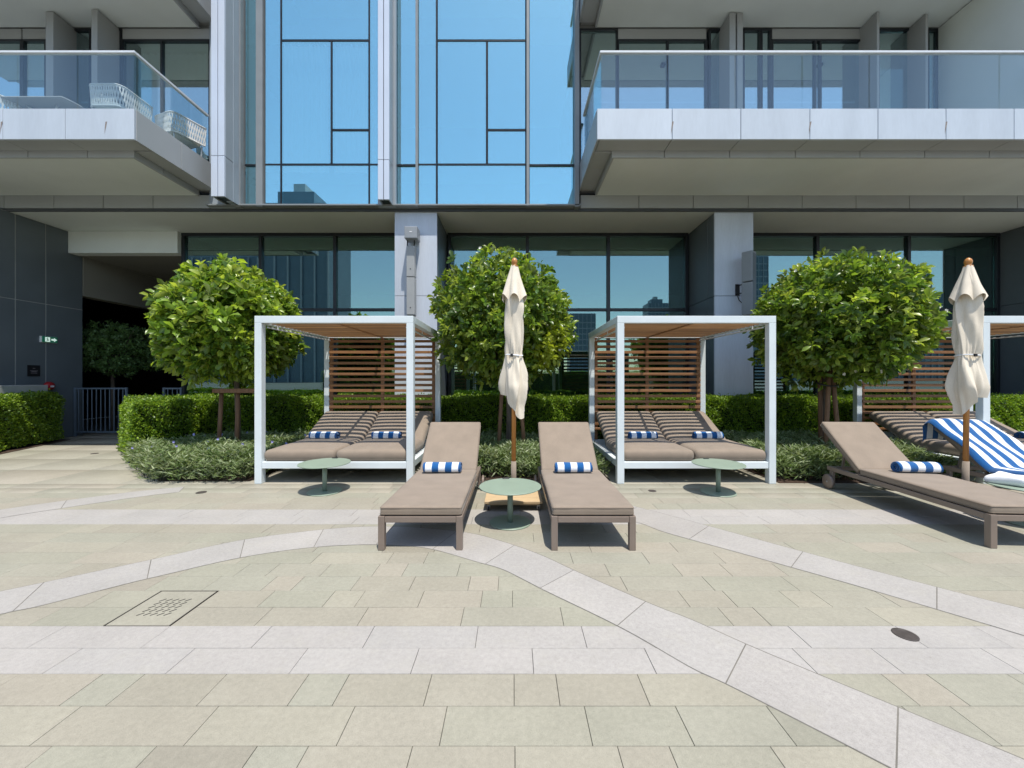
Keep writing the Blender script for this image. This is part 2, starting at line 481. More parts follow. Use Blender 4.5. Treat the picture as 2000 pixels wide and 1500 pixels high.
for t in tiles:
    x0, x1, y0, y1, col = t; h = 0.0013
    zt = rnd.uniform(-0.0008, 0.0004)
    if t in near:
        mb = MB(); tile_mb(mb, x0 + h, x1 - h, y0 + h, y1 - h, zt)
        mb.build('paver', 'paver', terrace, tint=col)
    else:
        n0 = len(far.v); tile_mb(far, x0 + h, x1 - h, y0 + h, y1 - h, zt); fcol += [col] * (len(far.v) - n0)
fo = np_mesh('paver_field', np.array(far.v), np.array(far.f), 'paver', terrace, np.array(fcol)); fo['kind'] = 'stuff'

# curved bands of lighter slabs, laid over the field
def G(px, py): y = GY(py); return (PX(px, y), y)


def resample(pts, n):
    P = np.array(pts); d = np.r_[0, np.cumsum(np.hypot(*np.diff(P, axis=0).T))]
    # smooth (Catmull-Rom) then even spacing
    out = []
    for i in range(len(P) - 1):
        p0, p1, p2, p3 = P[max(i - 1, 0)], P[i], P[i + 1], P[min(i + 2, len(P) - 1)]
        for u in np.linspace(0, 1, 12, endpoint=False):
            out.append(0.5 * ((2 * p1) + (-p0 + p2) * u + (2 * p0 - 5 * p1 + 4 * p2 - p3) * u * u + (-p0 + 3 * p1 - 3 * p2 + p3) * u ** 3))
    out.append(P[-1]); Q = np.array(out)
    d = np.r_[0, np.cumsum(np.hypot(*np.diff(Q, axis=0).T))]; s = np.linspace(0, d[-1], n)
    return np.stack([np.interp(s, d, Q[:, 0]), np.interp(s, d, Q[:, 1])], 1)


def band(upper, lower, piece):
    n = 240
    U = resample([G(*p) for p in upper], n); L = resample([G(*p) for p in lower], n)
    length = np.hypot(*np.diff((U + L) / 2, axis=0).T).sum(); k = max(2, round(length / piece))
    # re-pair the two edges so that the joints lie square to the run of the band
    mid = (U + L) / 2; tang = np.gradient(mid, axis=0); tang /= np.linalg.norm(tang, axis=1, keepdims=True)
    def square(E):
        out = []
        for p, q in zip(mid, tang):
            a = (E - p) @ q; k_ = np.where(np.sign(a[:-1]) != np.sign(a[1:]))[0]
            if len(k_) == 0: out.append(E[np.argmin(np.abs(a))]); continue
            j_ = k_[np.argmin(np.linalg.norm(E[k_] - p, axis=1))]; f_ = a[j_] / (a[j_] - a[j_ + 1]); out.append(E[j_] * (1 - f_) + E[j_ + 1] * f_)
        return np.array(out)
    U, L = square(U), square(L)
    wdir = (U - L) / np.linalg.norm(U - L, axis=1, keepdims=True)
    # dark joint ribbon under the slabs
    V = []; F = []
    Uo, Lo = U + wdir * 0.0085, L - wdir * 0.005
    for a, b in zip(Uo, Lo): V += [(a[0], a[1], 0.0012), (b[0], b[1], 0.0012)]
    for i in range(n - 1): F.append((2 * i, 2 * i + 1, 2 * i + 3, 2 * i + 2))
    MB().add(V, F).build('band_joint', 'grout', terrace)
    cuts = np.linspace(0, n - 1, k + 1)
    for j in range(k):
        ii = np.linspace(cuts[j] + (0.0 if j == 0 else 0.0), cuts[j + 1], 12)
        uu = np.stack([np.interp(ii, range(n), U[:, q]) for q in (0, 1)], 1); ll = np.stack([np.interp(ii, range(n), L[:, q]) for q in (0, 1)], 1)
        for arr in (uu, ll):
            d0 = arr[1] - arr[0]; arr[0] += d0 / np.linalg.norm(d0) * 0.003
            d1 = arr[-2] - arr[-1]; arr[-1] += d1 / np.linalg.norm(d1) * 0.003
        V = [(p[0], p[1], 0.0026) for p in uu] + [(p[0], p[1], 0.0026) for p in ll] + [(p[0], p[1], 0.0) for p in uu] + [(p[0], p[1], 0.0) for p in ll]
        m = 12; F = []
        for i in range(m - 1):
            F += [(i, m + i, m + i + 1, i + 1), (i, i + 1, 2 * m + i + 1, 2 * m + i), (m + i, 3 * m + i, 3 * m + i + 1, m + i + 1)]
        F += [(0, 2 * m, 3 * m, m), (m - 1, 2 * m - 1, 4 * m - 1, 3 * m - 1)]
        c = rnd.choice(WHITE); q = rnd.uniform(0.97, 1.03)
        MB().add(V, F).build('band_slab', 'band', terrace, tint=tuple(x * q for x in c))


band([(-260, 1215), (0, 1156), (96, 1136), (312, 1090), (468, 1056), (600, 1038), (700, 1029.5), (800, 1030), (907, 1040), (969, 1054.5), (1050, 1082), (1130, 1118.7), (1273, 1181), (1350, 1211), (1480, 1269), (1791, 1398), (2000, 1485), (2200, 1570), (2460, 1680)],
     [(-260, 1268), (0, 1200), (76, 1184), (240, 1142), (320, 1123), (466, 1090), (592, 1071), (700, 1064), (790, 1066), (848, 1073.6), (929, 1096.7), (984, 1113), (1061, 1151.7), (1215, 1226.8), (1350, 1304), (1428, 1340.5), (1740, 1500), (1900, 1590), (2120, 1720)], 0.62)
band([(1120, 962), (1242, 990), (1350, 1018.6), (1502, 1060), (1680, 1108), (1910, 1168), (2000, 1190), (2250, 1255)],
     [(1100, 985), (1242, 1019.7), (1300, 1040), (1472, 1087.5), (1661, 1140.7), (1916, 1216), (2000, 1241.5), (2250, 1315)], 0.8)
band([(-200, 1028), (0, 996), (128, 978), (268, 960), (360, 951)], [(-200, 1052), (0, 1012), (120, 993), (268, 971), (350, 961)], 0.9)

# planting beds
def bed(name, label, poly, z=0.012):
    n = len(poly)
    V = [(x, y, z) for x, y in poly] + [(x, y, -0.012) for x, y in poly]
    F = [tuple(range(n))] + [(i, n + i, n + (i + 1) % n, (i + 1) % n) for i in range(n)]
    return tag(MB().add(V, F).build(name, 'soil'), label, kind='structure')


BED_A = [(-8.15, 8.2), (-5.22, 5.66), (-3.78, 5.66), (-3.78, 8.1), (-8.05, 8.25)]
bed('planting_bed', 'dark soil bed under the left ground cover', [(-8.6, 10.28), (-7.95, 8.2), (-5.2, 5.78), (-3.86, 5.78), (-3.86, 7.9), (13, 7.9), (13, 10.28)])
bed('planting_bed', 'dark soil bed between the two middle daybeds', [(-1.36, 5.8), (1.42, 5.8), (1.42, 7.9), (-1.36, 7.9)])
bed('planting_bed', 'dark soil bed under the right tree', [(3.82, 5.66), (6.66, 5.66), (6.66, 7.9), (3.82, 7.9)])
bed('planting_bed', 'dark soil bed under the far left hedge', [(-9.6, 6.3), (-10.9, 9.7), (-13, 9.7), (-13, 6.3)])

# ------------------------------------------------------------------ hotel building
SF, GG, UF, BF = 8.95, 10.30, 8.82, 7.0     # slab edge, ground glazing, upper facade, balcony front (Y)
hotel = thing('hotel_building', 'modern hotel facade with blue mirror glass and long glass-railed balconies', 'building', (0, SF, 0))
HO = (0, SF, 0)


def hb(name, mat, x0, x1, y0, y1, z0, z1, parent=hotel, bevel=0.004): return box(name, mat, x0, x1, y0, y1, z0, z1, parent, bevel, HO)


SOF = 5.30                                   # soffit over the ground floor
hb('soffit', 'soffit', -14, 14, SF + 0.02, 15.7, SOF, SOF + 0.05, bevel=0)
hb('soffit_trim', 'dark_panel', -14, 14, SF - 0.015, SF + 0.015, SOF - 0.004, SOF + 0.062, bevel=0)
# slab edge panels
def edge_panels(xa, xb, joints, z0, z1, y):
    xs = [xa] + [j for j in joints if xa + 0.05 < j < xb - 0.05] + [xb]
    for a, b in zip(xs[:-1], xs[1:]):
        hb('slab_edge_panel', 'band_panel', a + 0.006, b - 0.006, y, y + 0.05, z0, z1)
    hb('slab_core', 'dark_panel', xa, xb, y + 0.02, y + 0.9, z0 + 0.01, z1 - 0.01, bevel=0)


edge_panels(-14, PX(412, SF), [PX(c, SF) for c in (-85, 11, 108, 204, 301)], SOF + 0.065, 5.66, SF - 0.03)
edge_panels(PX(1133, SF), 14, [PX(c, SF) for c in (1247, 1353, 1460, 1565, 1670, 1774, 1880, 1984, 2090)], SOF + 0.065, 5.66, SF - 0.03)
# under the curtain wall
hb('slab_edge_panel', 'greyframe', PX(412, SF) + 0.006, PX(1133, SF) - 0.006, UF - 0.04, SF + 0.6, SOF + 0.065, SOF + 0.10)

# columns
def column(px0, px1):
    c = node('column', hotel)
    x0, x1 = PX(px0, SF), PX(px1, SF); y0 = SF + 0.03
    zs = [0, PZ(578, y0), SOF - 0.002]
    for a, b in zip(zs[:-1], zs[1:]):
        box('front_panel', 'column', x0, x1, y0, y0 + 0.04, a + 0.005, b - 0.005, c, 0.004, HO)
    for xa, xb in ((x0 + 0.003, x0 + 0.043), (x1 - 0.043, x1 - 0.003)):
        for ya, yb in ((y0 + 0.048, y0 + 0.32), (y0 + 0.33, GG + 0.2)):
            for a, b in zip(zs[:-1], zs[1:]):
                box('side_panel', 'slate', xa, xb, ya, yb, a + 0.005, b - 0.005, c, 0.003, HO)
    box('core', 'dark_panel', x0 + 0.05, x1 - 0.05, y0 + 0.045, GG + 0.25, 0, SOF - 0.004, c, 0, HO)
    return c


column(770, 853); column(1397, 1473); column(2093, 2180)

# ground floor glazing
def glazing(xa, xb, cols, split):
    w = node('window', hotel)
    ztop, zt = SOF - 0.002, PZ(605, GG)
    xs = [xa] + cols + [xb]
    for x in xs: box('mullion', 'frame', x - 0.04, x + 0.04, GG - 0.05, GG + 0.09, 0, ztop - 0.085, w, 0.003, HO)
    box('head_frame', 'frame', xa - 0.04, xb + 0.04, GG - 0.052, GG + 0.092, ztop - 0.08, ztop, w, 0.003, HO)
    for a, b in zip(xs[:-1], xs[1:]):
        box('transom', 'frame', a + 0.043, b - 0.043, GG - 0.04, GG + 0.08, zt - 0.035, zt + 0.035, w, 0.003, HO)
        box('pane', 'glass_ground', a + 0.043, b - 0.043, GG + 0.01, GG + 0.022, zt + 0.037, ztop - 0.083, w, 0, HO)
        box('pane', 'glass_ground', a + 0.043, b - 0.043, GG + 0.01, GG + 0.022, 0.06, zt - 0.037, w, 0, HO)
        box('sill', 'frame', a + 0.043, b - 0.043, GG - 0.04, GG + 0.08, 0.0, 0.058, w, 0.003, HO)
    return w


glazing(PX(360, GG), PX(770, GG) + 0.9, [PX(510, GG), PX(655, GG), PX(800, GG)], 605)
glazing(PX(878, GG), PX(1340, GG), [PX(1030, GG), PX(1188, GG)], 605)
glazing(PX(1430, GG), PX(1946, GG), [PX(1595, GG), PX(1773, GG)], 605)
# dim ground floor rooms
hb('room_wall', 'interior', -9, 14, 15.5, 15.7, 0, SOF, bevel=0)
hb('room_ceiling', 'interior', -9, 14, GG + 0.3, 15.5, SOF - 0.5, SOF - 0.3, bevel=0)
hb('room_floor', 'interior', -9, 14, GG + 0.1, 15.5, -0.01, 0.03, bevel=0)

hb('room_partition', 'interior', 13.9, 14.0, GG - 0.1, 15.7, 0, SOF, bevel=0)

# passage on the left: dark clad wall, downstand, bulkhead
WX = -11.46
wall = node('clad_wall', hotel)
for ya, yb in ((7.2, 7.9), (7.9, 8.5), (8.5, 9.07), (9.07, 9.66), (9.66, 10.49)):
    for za, zb in ((0, 3.33), (3.33, SOF - 0.002)):
        if za > 3 and ya < SF: zb = SOF - 0.002
        box('cladding_panel', 'slate', WX - 0.012, WX, ya + 0.011, yb - 0.011, za + 0.009, zb - 0.009, wall, 0.001, HO)
box('joint_backing', 'concrete', WX - 0.30, WX - 0.008, 7.2, 10.485, 0, SOF - 0.003, wall, 0, HO)
hb('downstand_beam', 'soffit', WX + 0.002, PX(360, GG) - 0.045, 10.14, 10.40, 4.74, SOF - 0.002, bevel=0.003)
hb('passage_soffit', 'bulkhead', -16, PX(357, GG) - 0.05, 10.402, 16, 4.745, 4.9, bevel=0)
hb('bulkhead', 'bulkhead', WX - 0.3, WX + 0.01, 10.492, 15.9, 3.71, 4.742, bevel=0.003)
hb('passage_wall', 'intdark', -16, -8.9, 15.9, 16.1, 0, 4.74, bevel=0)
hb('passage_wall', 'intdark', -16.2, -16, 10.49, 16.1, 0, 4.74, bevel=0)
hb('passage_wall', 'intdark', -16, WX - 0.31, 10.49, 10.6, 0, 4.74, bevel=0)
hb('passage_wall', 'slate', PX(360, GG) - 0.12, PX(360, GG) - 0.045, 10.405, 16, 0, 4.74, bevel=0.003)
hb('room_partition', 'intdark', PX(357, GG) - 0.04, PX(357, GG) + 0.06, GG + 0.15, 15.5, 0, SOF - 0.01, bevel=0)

# curtain wall
cw = node('curtain_wall', hotel)
TOPZ = 12.5
zb = PZ(404, UF) + 0.02; zt1 = PZ(320, UF); zt2 = PZ(77, UF); zt3 = PZ(252.5, UF); zt4 = zt2 + (zt1 - zb) + 0.15


def cwbox(name, mat, pa, pb, ya, yb, za, zb_, bevel=0.003): return box(name, mat, PX(pa, UF), PX(pb, UF), ya, yb, za, zb_, cw, bevel, HO)


def pane(pa, pb, za, zb_, y=UF + 0.03): return cwbox('pane', 'glass_wall', pa, pb, y, y + 0.014, za, zb_, 0)


F0, F1 = UF + 0.018, UF + 0.10
def vmul(pc, w, za, zb_, mat='frame', y0=F0): cwbox('mullion', mat, pc - w / 2, pc + w / 2, y0, F1, za, zb_)
def hmul(pa, pb, z, h=0.05, mat='frame', y0=F0): cwbox('transom', mat, pa, pb, y0 + 0.004, F1 - 0.004, z - h / 2, z + h / 2)


for (a, m, b) in ((547.5, 646.5, 720.5), (852.5, 951, 1028)):
    vmul(a, 2.8, zb, TOPZ); vmul(m, 3.0, zt1 + 0.027, zt2 - 0.027); vmul(b, 2.6, zb, TOPZ)
    e = 2.2
    hmul(a + 1.8, b - 1.4, zt1, 0.04); hmul(a + 1.8, b - 1.4, zt2, 0.036); hmul(a + 1.8, b - 1.4, zt4, 0.04)
    hmul(m + 2.2, b - 1.4, zt3, 0.036)
    pane(a + e, b - e, zb, zt1 - 0.027); pane(a + e, m - e, zt1 + 0.027, zt2 - 0.03); pane(m + e, b - e, zt1 + 0.027, zt3 - 0.032)
    pane(m + e, b - e, zt3 + 0.032, zt2 - 0.03); pane(a + e, b - e, zt2 + 0.03, zt4 - 0.027); pane(a + e, b - e, zt4 + 0.027, TOPZ)
    for wa, wb in ((a + 1.8, m - 2.2), (m + 2.2, b - 1.4)):     # slim light gasket frame round the casements
        pass
# narrow side lights
for a, b, dy in ((517, 545.6, 0.0), (722, 737, 0.0), (817, 850.6, 0.0), (472, 499, 0.10), (773, 811.5, 0.10), (1035, 1122, 0.10)):
    zz = zt1 + (0.03 if dy else 0)
    pane(a, b, zb, zz - 0.022, UF + 0.03 + dy); pane(a, b, zz + 0.022, TOPZ, UF + 0.03 + dy)
    hmul(a, b, zz, 0.04, 'frame', F0 + dy)
    if dy: cwbox('sill', 'greyframe', a, b, UF - 0.02, UF + 0.12, zb - 0.012, zb - 0.003)
for pc, w in ((507.5, 13), (814.3, 4.6), (1031, 5.5)): vmul(pc, w, zb - 0.02, TOPZ, 'greyframe', UF - 0.03)
cwbox('edge_post', 'greyframe', 1122.5, 1131, UF - 0.04, SF + 0.5, zb - 0.03, TOPZ)
cwbox('edge_post', 'greyframe', 456.5, 470, UF - 0.01, SF + 0.5, zb - 0.02, TOPZ)
# projecting fins
def fin(px0, px1, y0, side):
    f = node('fin', hotel)
    xa, xb = PX(px0, y0), PX(px1, y0); xm = (xa + xb) / 2; z0 = 5.37; zj = 6.23
    for za, zc in ((z0, zj - 0.005), (zj + 0.005, TOPZ)):
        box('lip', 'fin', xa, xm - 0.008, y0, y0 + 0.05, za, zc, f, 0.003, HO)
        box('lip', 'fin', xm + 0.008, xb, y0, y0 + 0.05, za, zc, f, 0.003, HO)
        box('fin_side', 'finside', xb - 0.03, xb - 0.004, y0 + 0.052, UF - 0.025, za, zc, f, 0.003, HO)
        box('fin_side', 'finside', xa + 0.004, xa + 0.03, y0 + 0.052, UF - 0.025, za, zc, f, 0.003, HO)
    box('groove', 'frame', xa + 0.032, xb - 0.032, y0 + 0.03, UF - 0.03, z0 + 0.02, TOPZ, f, 0, HO)


fin(738, 760, 8.50, 1); fin(412, 438, 8.35, 1)
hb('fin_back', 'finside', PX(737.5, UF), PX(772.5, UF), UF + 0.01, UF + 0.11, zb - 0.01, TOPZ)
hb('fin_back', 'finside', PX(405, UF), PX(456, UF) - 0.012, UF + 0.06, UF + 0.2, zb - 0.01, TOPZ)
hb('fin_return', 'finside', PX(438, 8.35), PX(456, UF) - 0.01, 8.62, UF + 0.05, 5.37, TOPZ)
# rooms behind the curtain wall
RX0, RX1 = PX(440, UF), PX(1131, UF) - 0.05
hb('room_wall', 'interior', RX0, RX1, 12.0, 12.1, 5.42, TOPZ, bevel=0)
hb('room_wall', 'interior', RX0 - 0.1, RX0, 9.6, 12.0, 5.42, TOPZ, bevel=0)
hb('room_wall', 'interior', RX1, RX1 + 0.04, 9.6, 12.0, 5.42, TOPZ, bevel=0)
hb('room_floor', 'interior', RX0, RX1, UF + 0.2, 12, zt1 - 0.35, zt1 - 0.1, bevel=0)
hb('room_ceiling', 'interior', RX0, RX1, UF + 0.2, 12, zt2 + 0.05, zt2 + 0.5, bevel=0)
hb('room_roof', 'interior', -14, 14, UF + 0.3, 14, TOPZ, TOPZ + 0.1, bevel=0)
# sheer curtains
def sheer(pa, pb, za, zc, y, seed):
    r = random.Random(seed); x0, x1 = PX(pa, y), PX(pb, y); n = 160; V = []; F = []
    ph = [r.uniform(0, 6.28) for _ in range(4)]
    for i in range(n):
        u = i / (n - 1); x = x0 + (x1 - x0) * u
        w = 0.03 * math.sin(u * 62 + ph[0] + 2 * math.sin(u * 9 + ph[1])) + 0.02 * math.sin(u * 33 + ph[2])
        V += [(x, y + w * 0.8, zc), (x, y + w * 1.3, za)]
    for i in range(n - 1): F.append((2 * i, 2 * i + 1, 2 * i + 3, 2 * i + 2))
    MB().add(V, F).build('curtain', 'curtain', cw, True, off=HO)


sheer(556, 640, zt1 - 0.095, zt2 + 0.045, UF + 0.22, 1); sheer(655, 716, zt1 - 0.095, zt2 + 0.045, UF + 0.22, 2)

# balconies
RET = 0.36


def balcony(xa, xb, side_x, z, joints, gjoints, partial=False):
    """xa..xb the front; side_x the visible end; z the underside of the front fascia"""
    b = node('balcony', hotel)
    s = 1 if side_x == xb else -1          # outward direction of the open end
    ft = z + 0.545                          # fascia top
    xs = sorted([xa, xb] + [j for j in joints if xa + 0.1 < j < xb - 0.1])
    for p, q in zip(xs[:-1], xs[1:]):
        box('fascia_panel', 'fascia', p + 0.005, q - 0.005, BF, BF + 0.04, z, ft, b, 0.004, HO)
        lo, hi = p, q
        if side_x == q: hi = q - 0.05
        if side_x == p: lo = p + 0.05
        box('underside_panel', 'return', lo + 0.006, hi - 0.006, BF + 0.045, BF + RET, z + 0.004, z + 0.03, b, 0.003, HO)
        box('drop_panel', 'return', lo + 0.006 + (0.3 if side_x == p else 0), hi - 0.006 - (0.3 if side_x == q else 0), BF + RET + 0.004, BF + RET + 0.04, z - 0.12, z + 0.03, b, 0.003, HO)
    # end face
    ymid = BF + 1.0
    for y0, y1 in ((BF + 0.045, ymid - 0.004), (ymid + 0.004, SF - 0.035)):
        e0, e1 = sorted((side_x, side_x - s * 0.04)); box('end_panel', 'return', e0, e1, y0, y1, z, ft, b, 0.003, HO)
        e0, e1 = sorted((side_x - s * 0.045, side_x - s * RET)); box('underside_panel', 'return', e0, e1, max(y0, BF + RET + 0.045), y1, z + 0.004, z + 0.03, b, 0.003, HO)
        e0, e1 = sorted((side_x - s * (RET + 0.004), side_x - s * (RET + 0.04))); box('drop_panel', 'return', e0, e1, max(y0, BF + RET + 0.045), y1, z - 0.12, z + 0.03, b, 0.003, HO)
    i0, i1 = (xa, xb - RET - 0.045) if s > 0 else (xa + RET + 0.045, xb)
    box('soffit', 'soffit', i0, i1, BF + RET + 0.045, SF - 0.035, z - 0.105, z + 0.02, b, 0, HO)
    box('floor_slab', 'wallgrey', xa + 0.045, xb - 0.045, BF + 0.045, SF + 0.2, z + 0.035, ft - 0.05, b, 0, HO)
    # glass balustrade
    gy = BF + 0.10; gz0, gz1 = ft - 0.04, ft + 1.10
    gs = sorted([xa if s > 0 else side_x + 0.10, xb if s < 0 else side_x - 0.10] + [j for j in gjoints if xa + 0.2 < j < xb - 0.2])
    for p, q in zip(gs[:-1], gs[1:]):
        box('glass_pane', 'glass_rail', p + 0.008, q - 0.008, gy, gy + 0.014, gz0, gz1 - 0.045, b, 0, HO)
    gx = side_x - s * 0.10
    for y0, y1 in ((gy + 0.02, gy + 0.62), (gy + 0.635, gy + 1.25), (gy + 1.265, SF - 0.15)):
        box('glass_pane', 'glass_rail', gx - 0.007, gx + 0.007, y0, y1, gz0, gz1 - 0.045, b, 0, HO)
    box('handrail', 'rail', gs[0] - (0.03 if s < 0 else 0), gs[-1] + (0.03 if s > 0 else 0), gy - 0.025, gy + 0.04, gz1 - 0.043, gz1, b, 0.005, HO)
    box('handrail', 'rail', gx - 0.032, gx + 0.032, gy + 0.042, SF - 0.14, gz1 - 0.043, gz1, b, 0.005, HO)
    box('base_channel', 'rail', gs[0], gs[-1], gy - 0.03, gy + 0.045, ft - 0.048, ft + 0.012, b, 0.003, HO)
    return b


ZB1 = PZ(272, BF); ZB2 = ZB1 + 3.80
XL, XR = PX(262, BF), PX(1166, BF)
lj = [PX(c, BF) for c in (-239, -117, 5, 127)]; lg = [PX(c, BF) for c in (-220, -99, 20, 139)]
rj = [PX(c, BF) for c in (1313, 1447, 1582, 1715, 1848, 1981, 2114)]; rg = [PX(c, BF) for c in (1308, 1442, 1575, 1708, 1966, 2100)]
balcony(-13.5, XL, XL, ZB1, lj, lg); bal_r = balcony(XR, 12.5, XR, ZB1, rj, rg)
balcony(-13.5, XL, XL, ZB2, lj, lg); bal_r2 = balcony(XR, 12.5, XR, ZB2, rj, rg)
# dribbles of rust under the fascia fixings
for bx in (PX(3, BF), PX(207, BF), PX(1313.5, BF), PX(1582.5, BF), PX(1848, BF)):
    for par, zz in ((bal_r, ZB1 + 0.26),):
        st = MB()
        st.add([(bx - 0.008, BF - 0.002, zz + 0.05), (bx + 0.022, BF - 0.002, zz + 0.055), (bx + 0.012, BF - 0.002, zz), (bx - 0.012, BF - 0.002, zz - 0.10), (bx - 0.024, BF - 0.002, zz - 0.17), (bx - 0.020, BF - 0.002, zz - 0.06)], [(0, 5, 4, 3, 2, 1)])
        st.build('rust_streak', 'rust', par, off=HO)

# facades behind the balconies (both storeys share the pattern)
DY = SF - 0.02
def door_bay(fl, pa, pb, mul, head=True):
    w = node('window', hotel); x0, x1 = PX(pa, DY), PX(pb, DY); top = fl + 3.17; h = 0.24 if head else 0.0
    if head: box('header_panel', 'wallgrey', x0, x1, DY - 0.01, DY + 0.10, top - h, top, w, 0.003, HO)
    zt = top - h - 0.003
    xs = [x0] + [PX(m, DY) for m in mul] + [x1]
    for x in xs: box('frame_post', 'frame', x - 0.022, x + 0.022, DY - 0.02, DY + 0.08, fl - 0.4, zt - 0.045, w, 0.002, HO)
    box('frame_head', 'frame', x0 - 0.022, x1 + 0.022, DY - 0.022, DY + 0.082, zt - 0.042, zt, w, 0.002, HO)
    for a, b in zip(xs[:-1], xs[1:]): box('pane', 'glass_door', a + 0.024, b - 0.024, DY + 0.02, DY + 0.032, fl - 0.4, zt - 0.044, w, 0, HO)
    return w


def blade(fl, pa, pb, y0, ext=0.0):
    p = box('blade_wall', 'wallgrey', PX(pa, y0), PX(pb, y0), y0, DY + 0.12, fl - 0.4, fl + 3.168 + ext, hotel, 0.004, HO)
    return p


for fl in (ZB1 + 0.5, ZB2 + 0.5):
    # left side
    door_bay(fl, -120, 42, [-40]); door_bay(fl, 45, 90, [], True)
    blade(fl, 89, 104, 8.5); door_bay(fl, 107, 177, [], False); blade(fl, 178, 190, 8.45); door_bay(fl, 204, 237, [], False)
    door_bay(fl, 240, 410, [316])
    # right side
    door_bay(fl, 1133, 1205, [], False); door_bay(fl, 1207, 1379, [1304]); door_bay(fl, 1386, 1409, [], False)
    blade(fl, 1425, 1437, 8.52); blade(fl, 1440, 1451, 8.53); door_bay(fl, 1452, 1484, [], False); door_bay(fl, 1487, 1504, [], False)
    door_bay(fl, 1508, 1689, [1592, 1602]); blade(fl, 1713, 1718, 8.5); door_bay(fl, 1715, 1795, [], False); blade(fl, 1808, 1813, 8.55)
    door_bay(fl, 1812, 1830, [], False)
    box('side_wall', 'wallpale', 9.6, 9.85, BF + 0.3, DY + 0.1, fl - 0.004, fl + 3.168, hotel, 0.004, HO)
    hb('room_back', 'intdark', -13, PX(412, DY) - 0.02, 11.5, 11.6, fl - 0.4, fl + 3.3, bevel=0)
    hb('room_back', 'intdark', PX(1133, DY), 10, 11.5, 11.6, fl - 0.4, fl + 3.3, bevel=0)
    hb('upper_edge', 'wallgrey', -14, PX(410, DY), DY + 0.11, DY + 0.6, fl + 3.17, fl + 3.55, bevel=0)
    hb('upper_edge', 'wallgrey', PX(1133, DY), 14, DY + 0.11, DY + 0.6, fl + 3.17, fl + 3.55, bevel=0)
    sheer_y = DY + 0.3
    n = 90; V = []; F = []
    for i in range(n):
        u = i / (n - 1); x = PX(262, sheer_y) + (PX(404, sheer_y) - PX(262, sheer_y)) * u; w = 0.03 * math.sin(u * 70 + math.sin(u * 11))
        V += [(x, sheer_y + w, fl + 2.85), (x, sheer_y + w * 1.3, fl)]
    for i in range(n - 1): F.append((2 * i, 2 * i + 1, 2 * i + 3, 2 * i + 2))
    MB().add(V, F).build('curtain', 'curtain', hotel, True, off=HO)
hb('ceiling_spot', 'black', PX(1352, 8.2), PX(1362, 8.2), 7.9, 8.0, ZB2 - 0.17, ZB2 - 0.106)
hb('ceiling_spot', 'black', PX(1724, 8.2), PX(1734, 8.2), 7.9, 8.0, ZB2 - 0.17, ZB2 - 0.106)

# ------------------------------------------------------------------ towers across the water, mirrored in the glass, plus one added low block
def tower(name, label, pa, pb, ptop, D, steps=0, bands=True):
    """mirror column range and mirror top row in the ground floor glass; D metres behind the mirror image of the camera"""
    xa, xb = (pa - VX) / FPX * D, (pb - VX) / FPX * D; h = CAMH + (VY - ptop) / FPX * D; yf = 2 * GG - D
    dep = max(18, (xb - xa) * 0.8)
    t = thing(name, label, 'tower', ((xa + xb) / 2, yf - dep / 2, 0)); w = (xb - xa) / 2
    mb = MB().box(-w, w, -dep / 2, dep / 2, 0, h)
    mb.build('body', 'tower', t)
    k = int(h / 7.5); f = MB()
    for i in range(1, k): f.box(-w - 0.25, w + 0.25, -dep / 2 - 0.25, dep / 2 + 0.25, i * 7.5, i * 7.5 + 1.3)
    if bands: tag(f.build('floor_band', 'tower_band', t), kind='stuff')
    v = MB(); nf = max(3, int(w * 2 / 5))
    for i in range(nf + 1):
        x = -w + 2 * w * i / nf; v.box(x - 0.35, x + 0.35, dep / 2 + 0.3, dep / 2 + 0.9, 0, h - 1)
    tag(v.build('facade_fin', 'tower_band', t), kind='stuff')
    if steps:
        MB().box(-w * 0.6, w * 0.5, -dep * 0.3, dep * 0.3, h, h + 7).build('roof_block', 'tower', t)
        MB().box(-w * 0.25, w * 0.1, -dep * 0.15, dep * 0.15, h + 7, h + 12).build('plant_room', 'tower_band', t)
    return t


tower('tower', 'blue-grey tower mirrored low in the glass beside the right daybed roof', 1113, 1163, 612, 520)
tower('tower', 'short stepped tower mirrored in the middle window beside the right pillar', 1266, 1307, 592, 620, 1)
tower('tower', 'slim stepped tower mirrored in the far right window', 1778, 1818, 534, 420, 1)
tower('tower', 'broad dark tower mirrored behind the far right parasol', 1842, 1935, 572, 400)
tower('tower', 'tall striped tower mirrored above the left tree', 512, 642, 402, 170, 1, False)
tower('tower', 'lower striped block mirrored at the left end of the window', 340, 505, 500, 210)
tower('added_block', 'added broad low block, darkening the reflection behind the right daybed screen', 1560, 2000, 648, 300)  # added out of view to block the bright sky reflection behind the slats
tower('tower', 'pale tower mirrored beside the slatted screen pillar', 1462, 1500, 500, 460)

# ------------------------------------------------------------------ foliage tools
rng = np.random.default_rng(11)


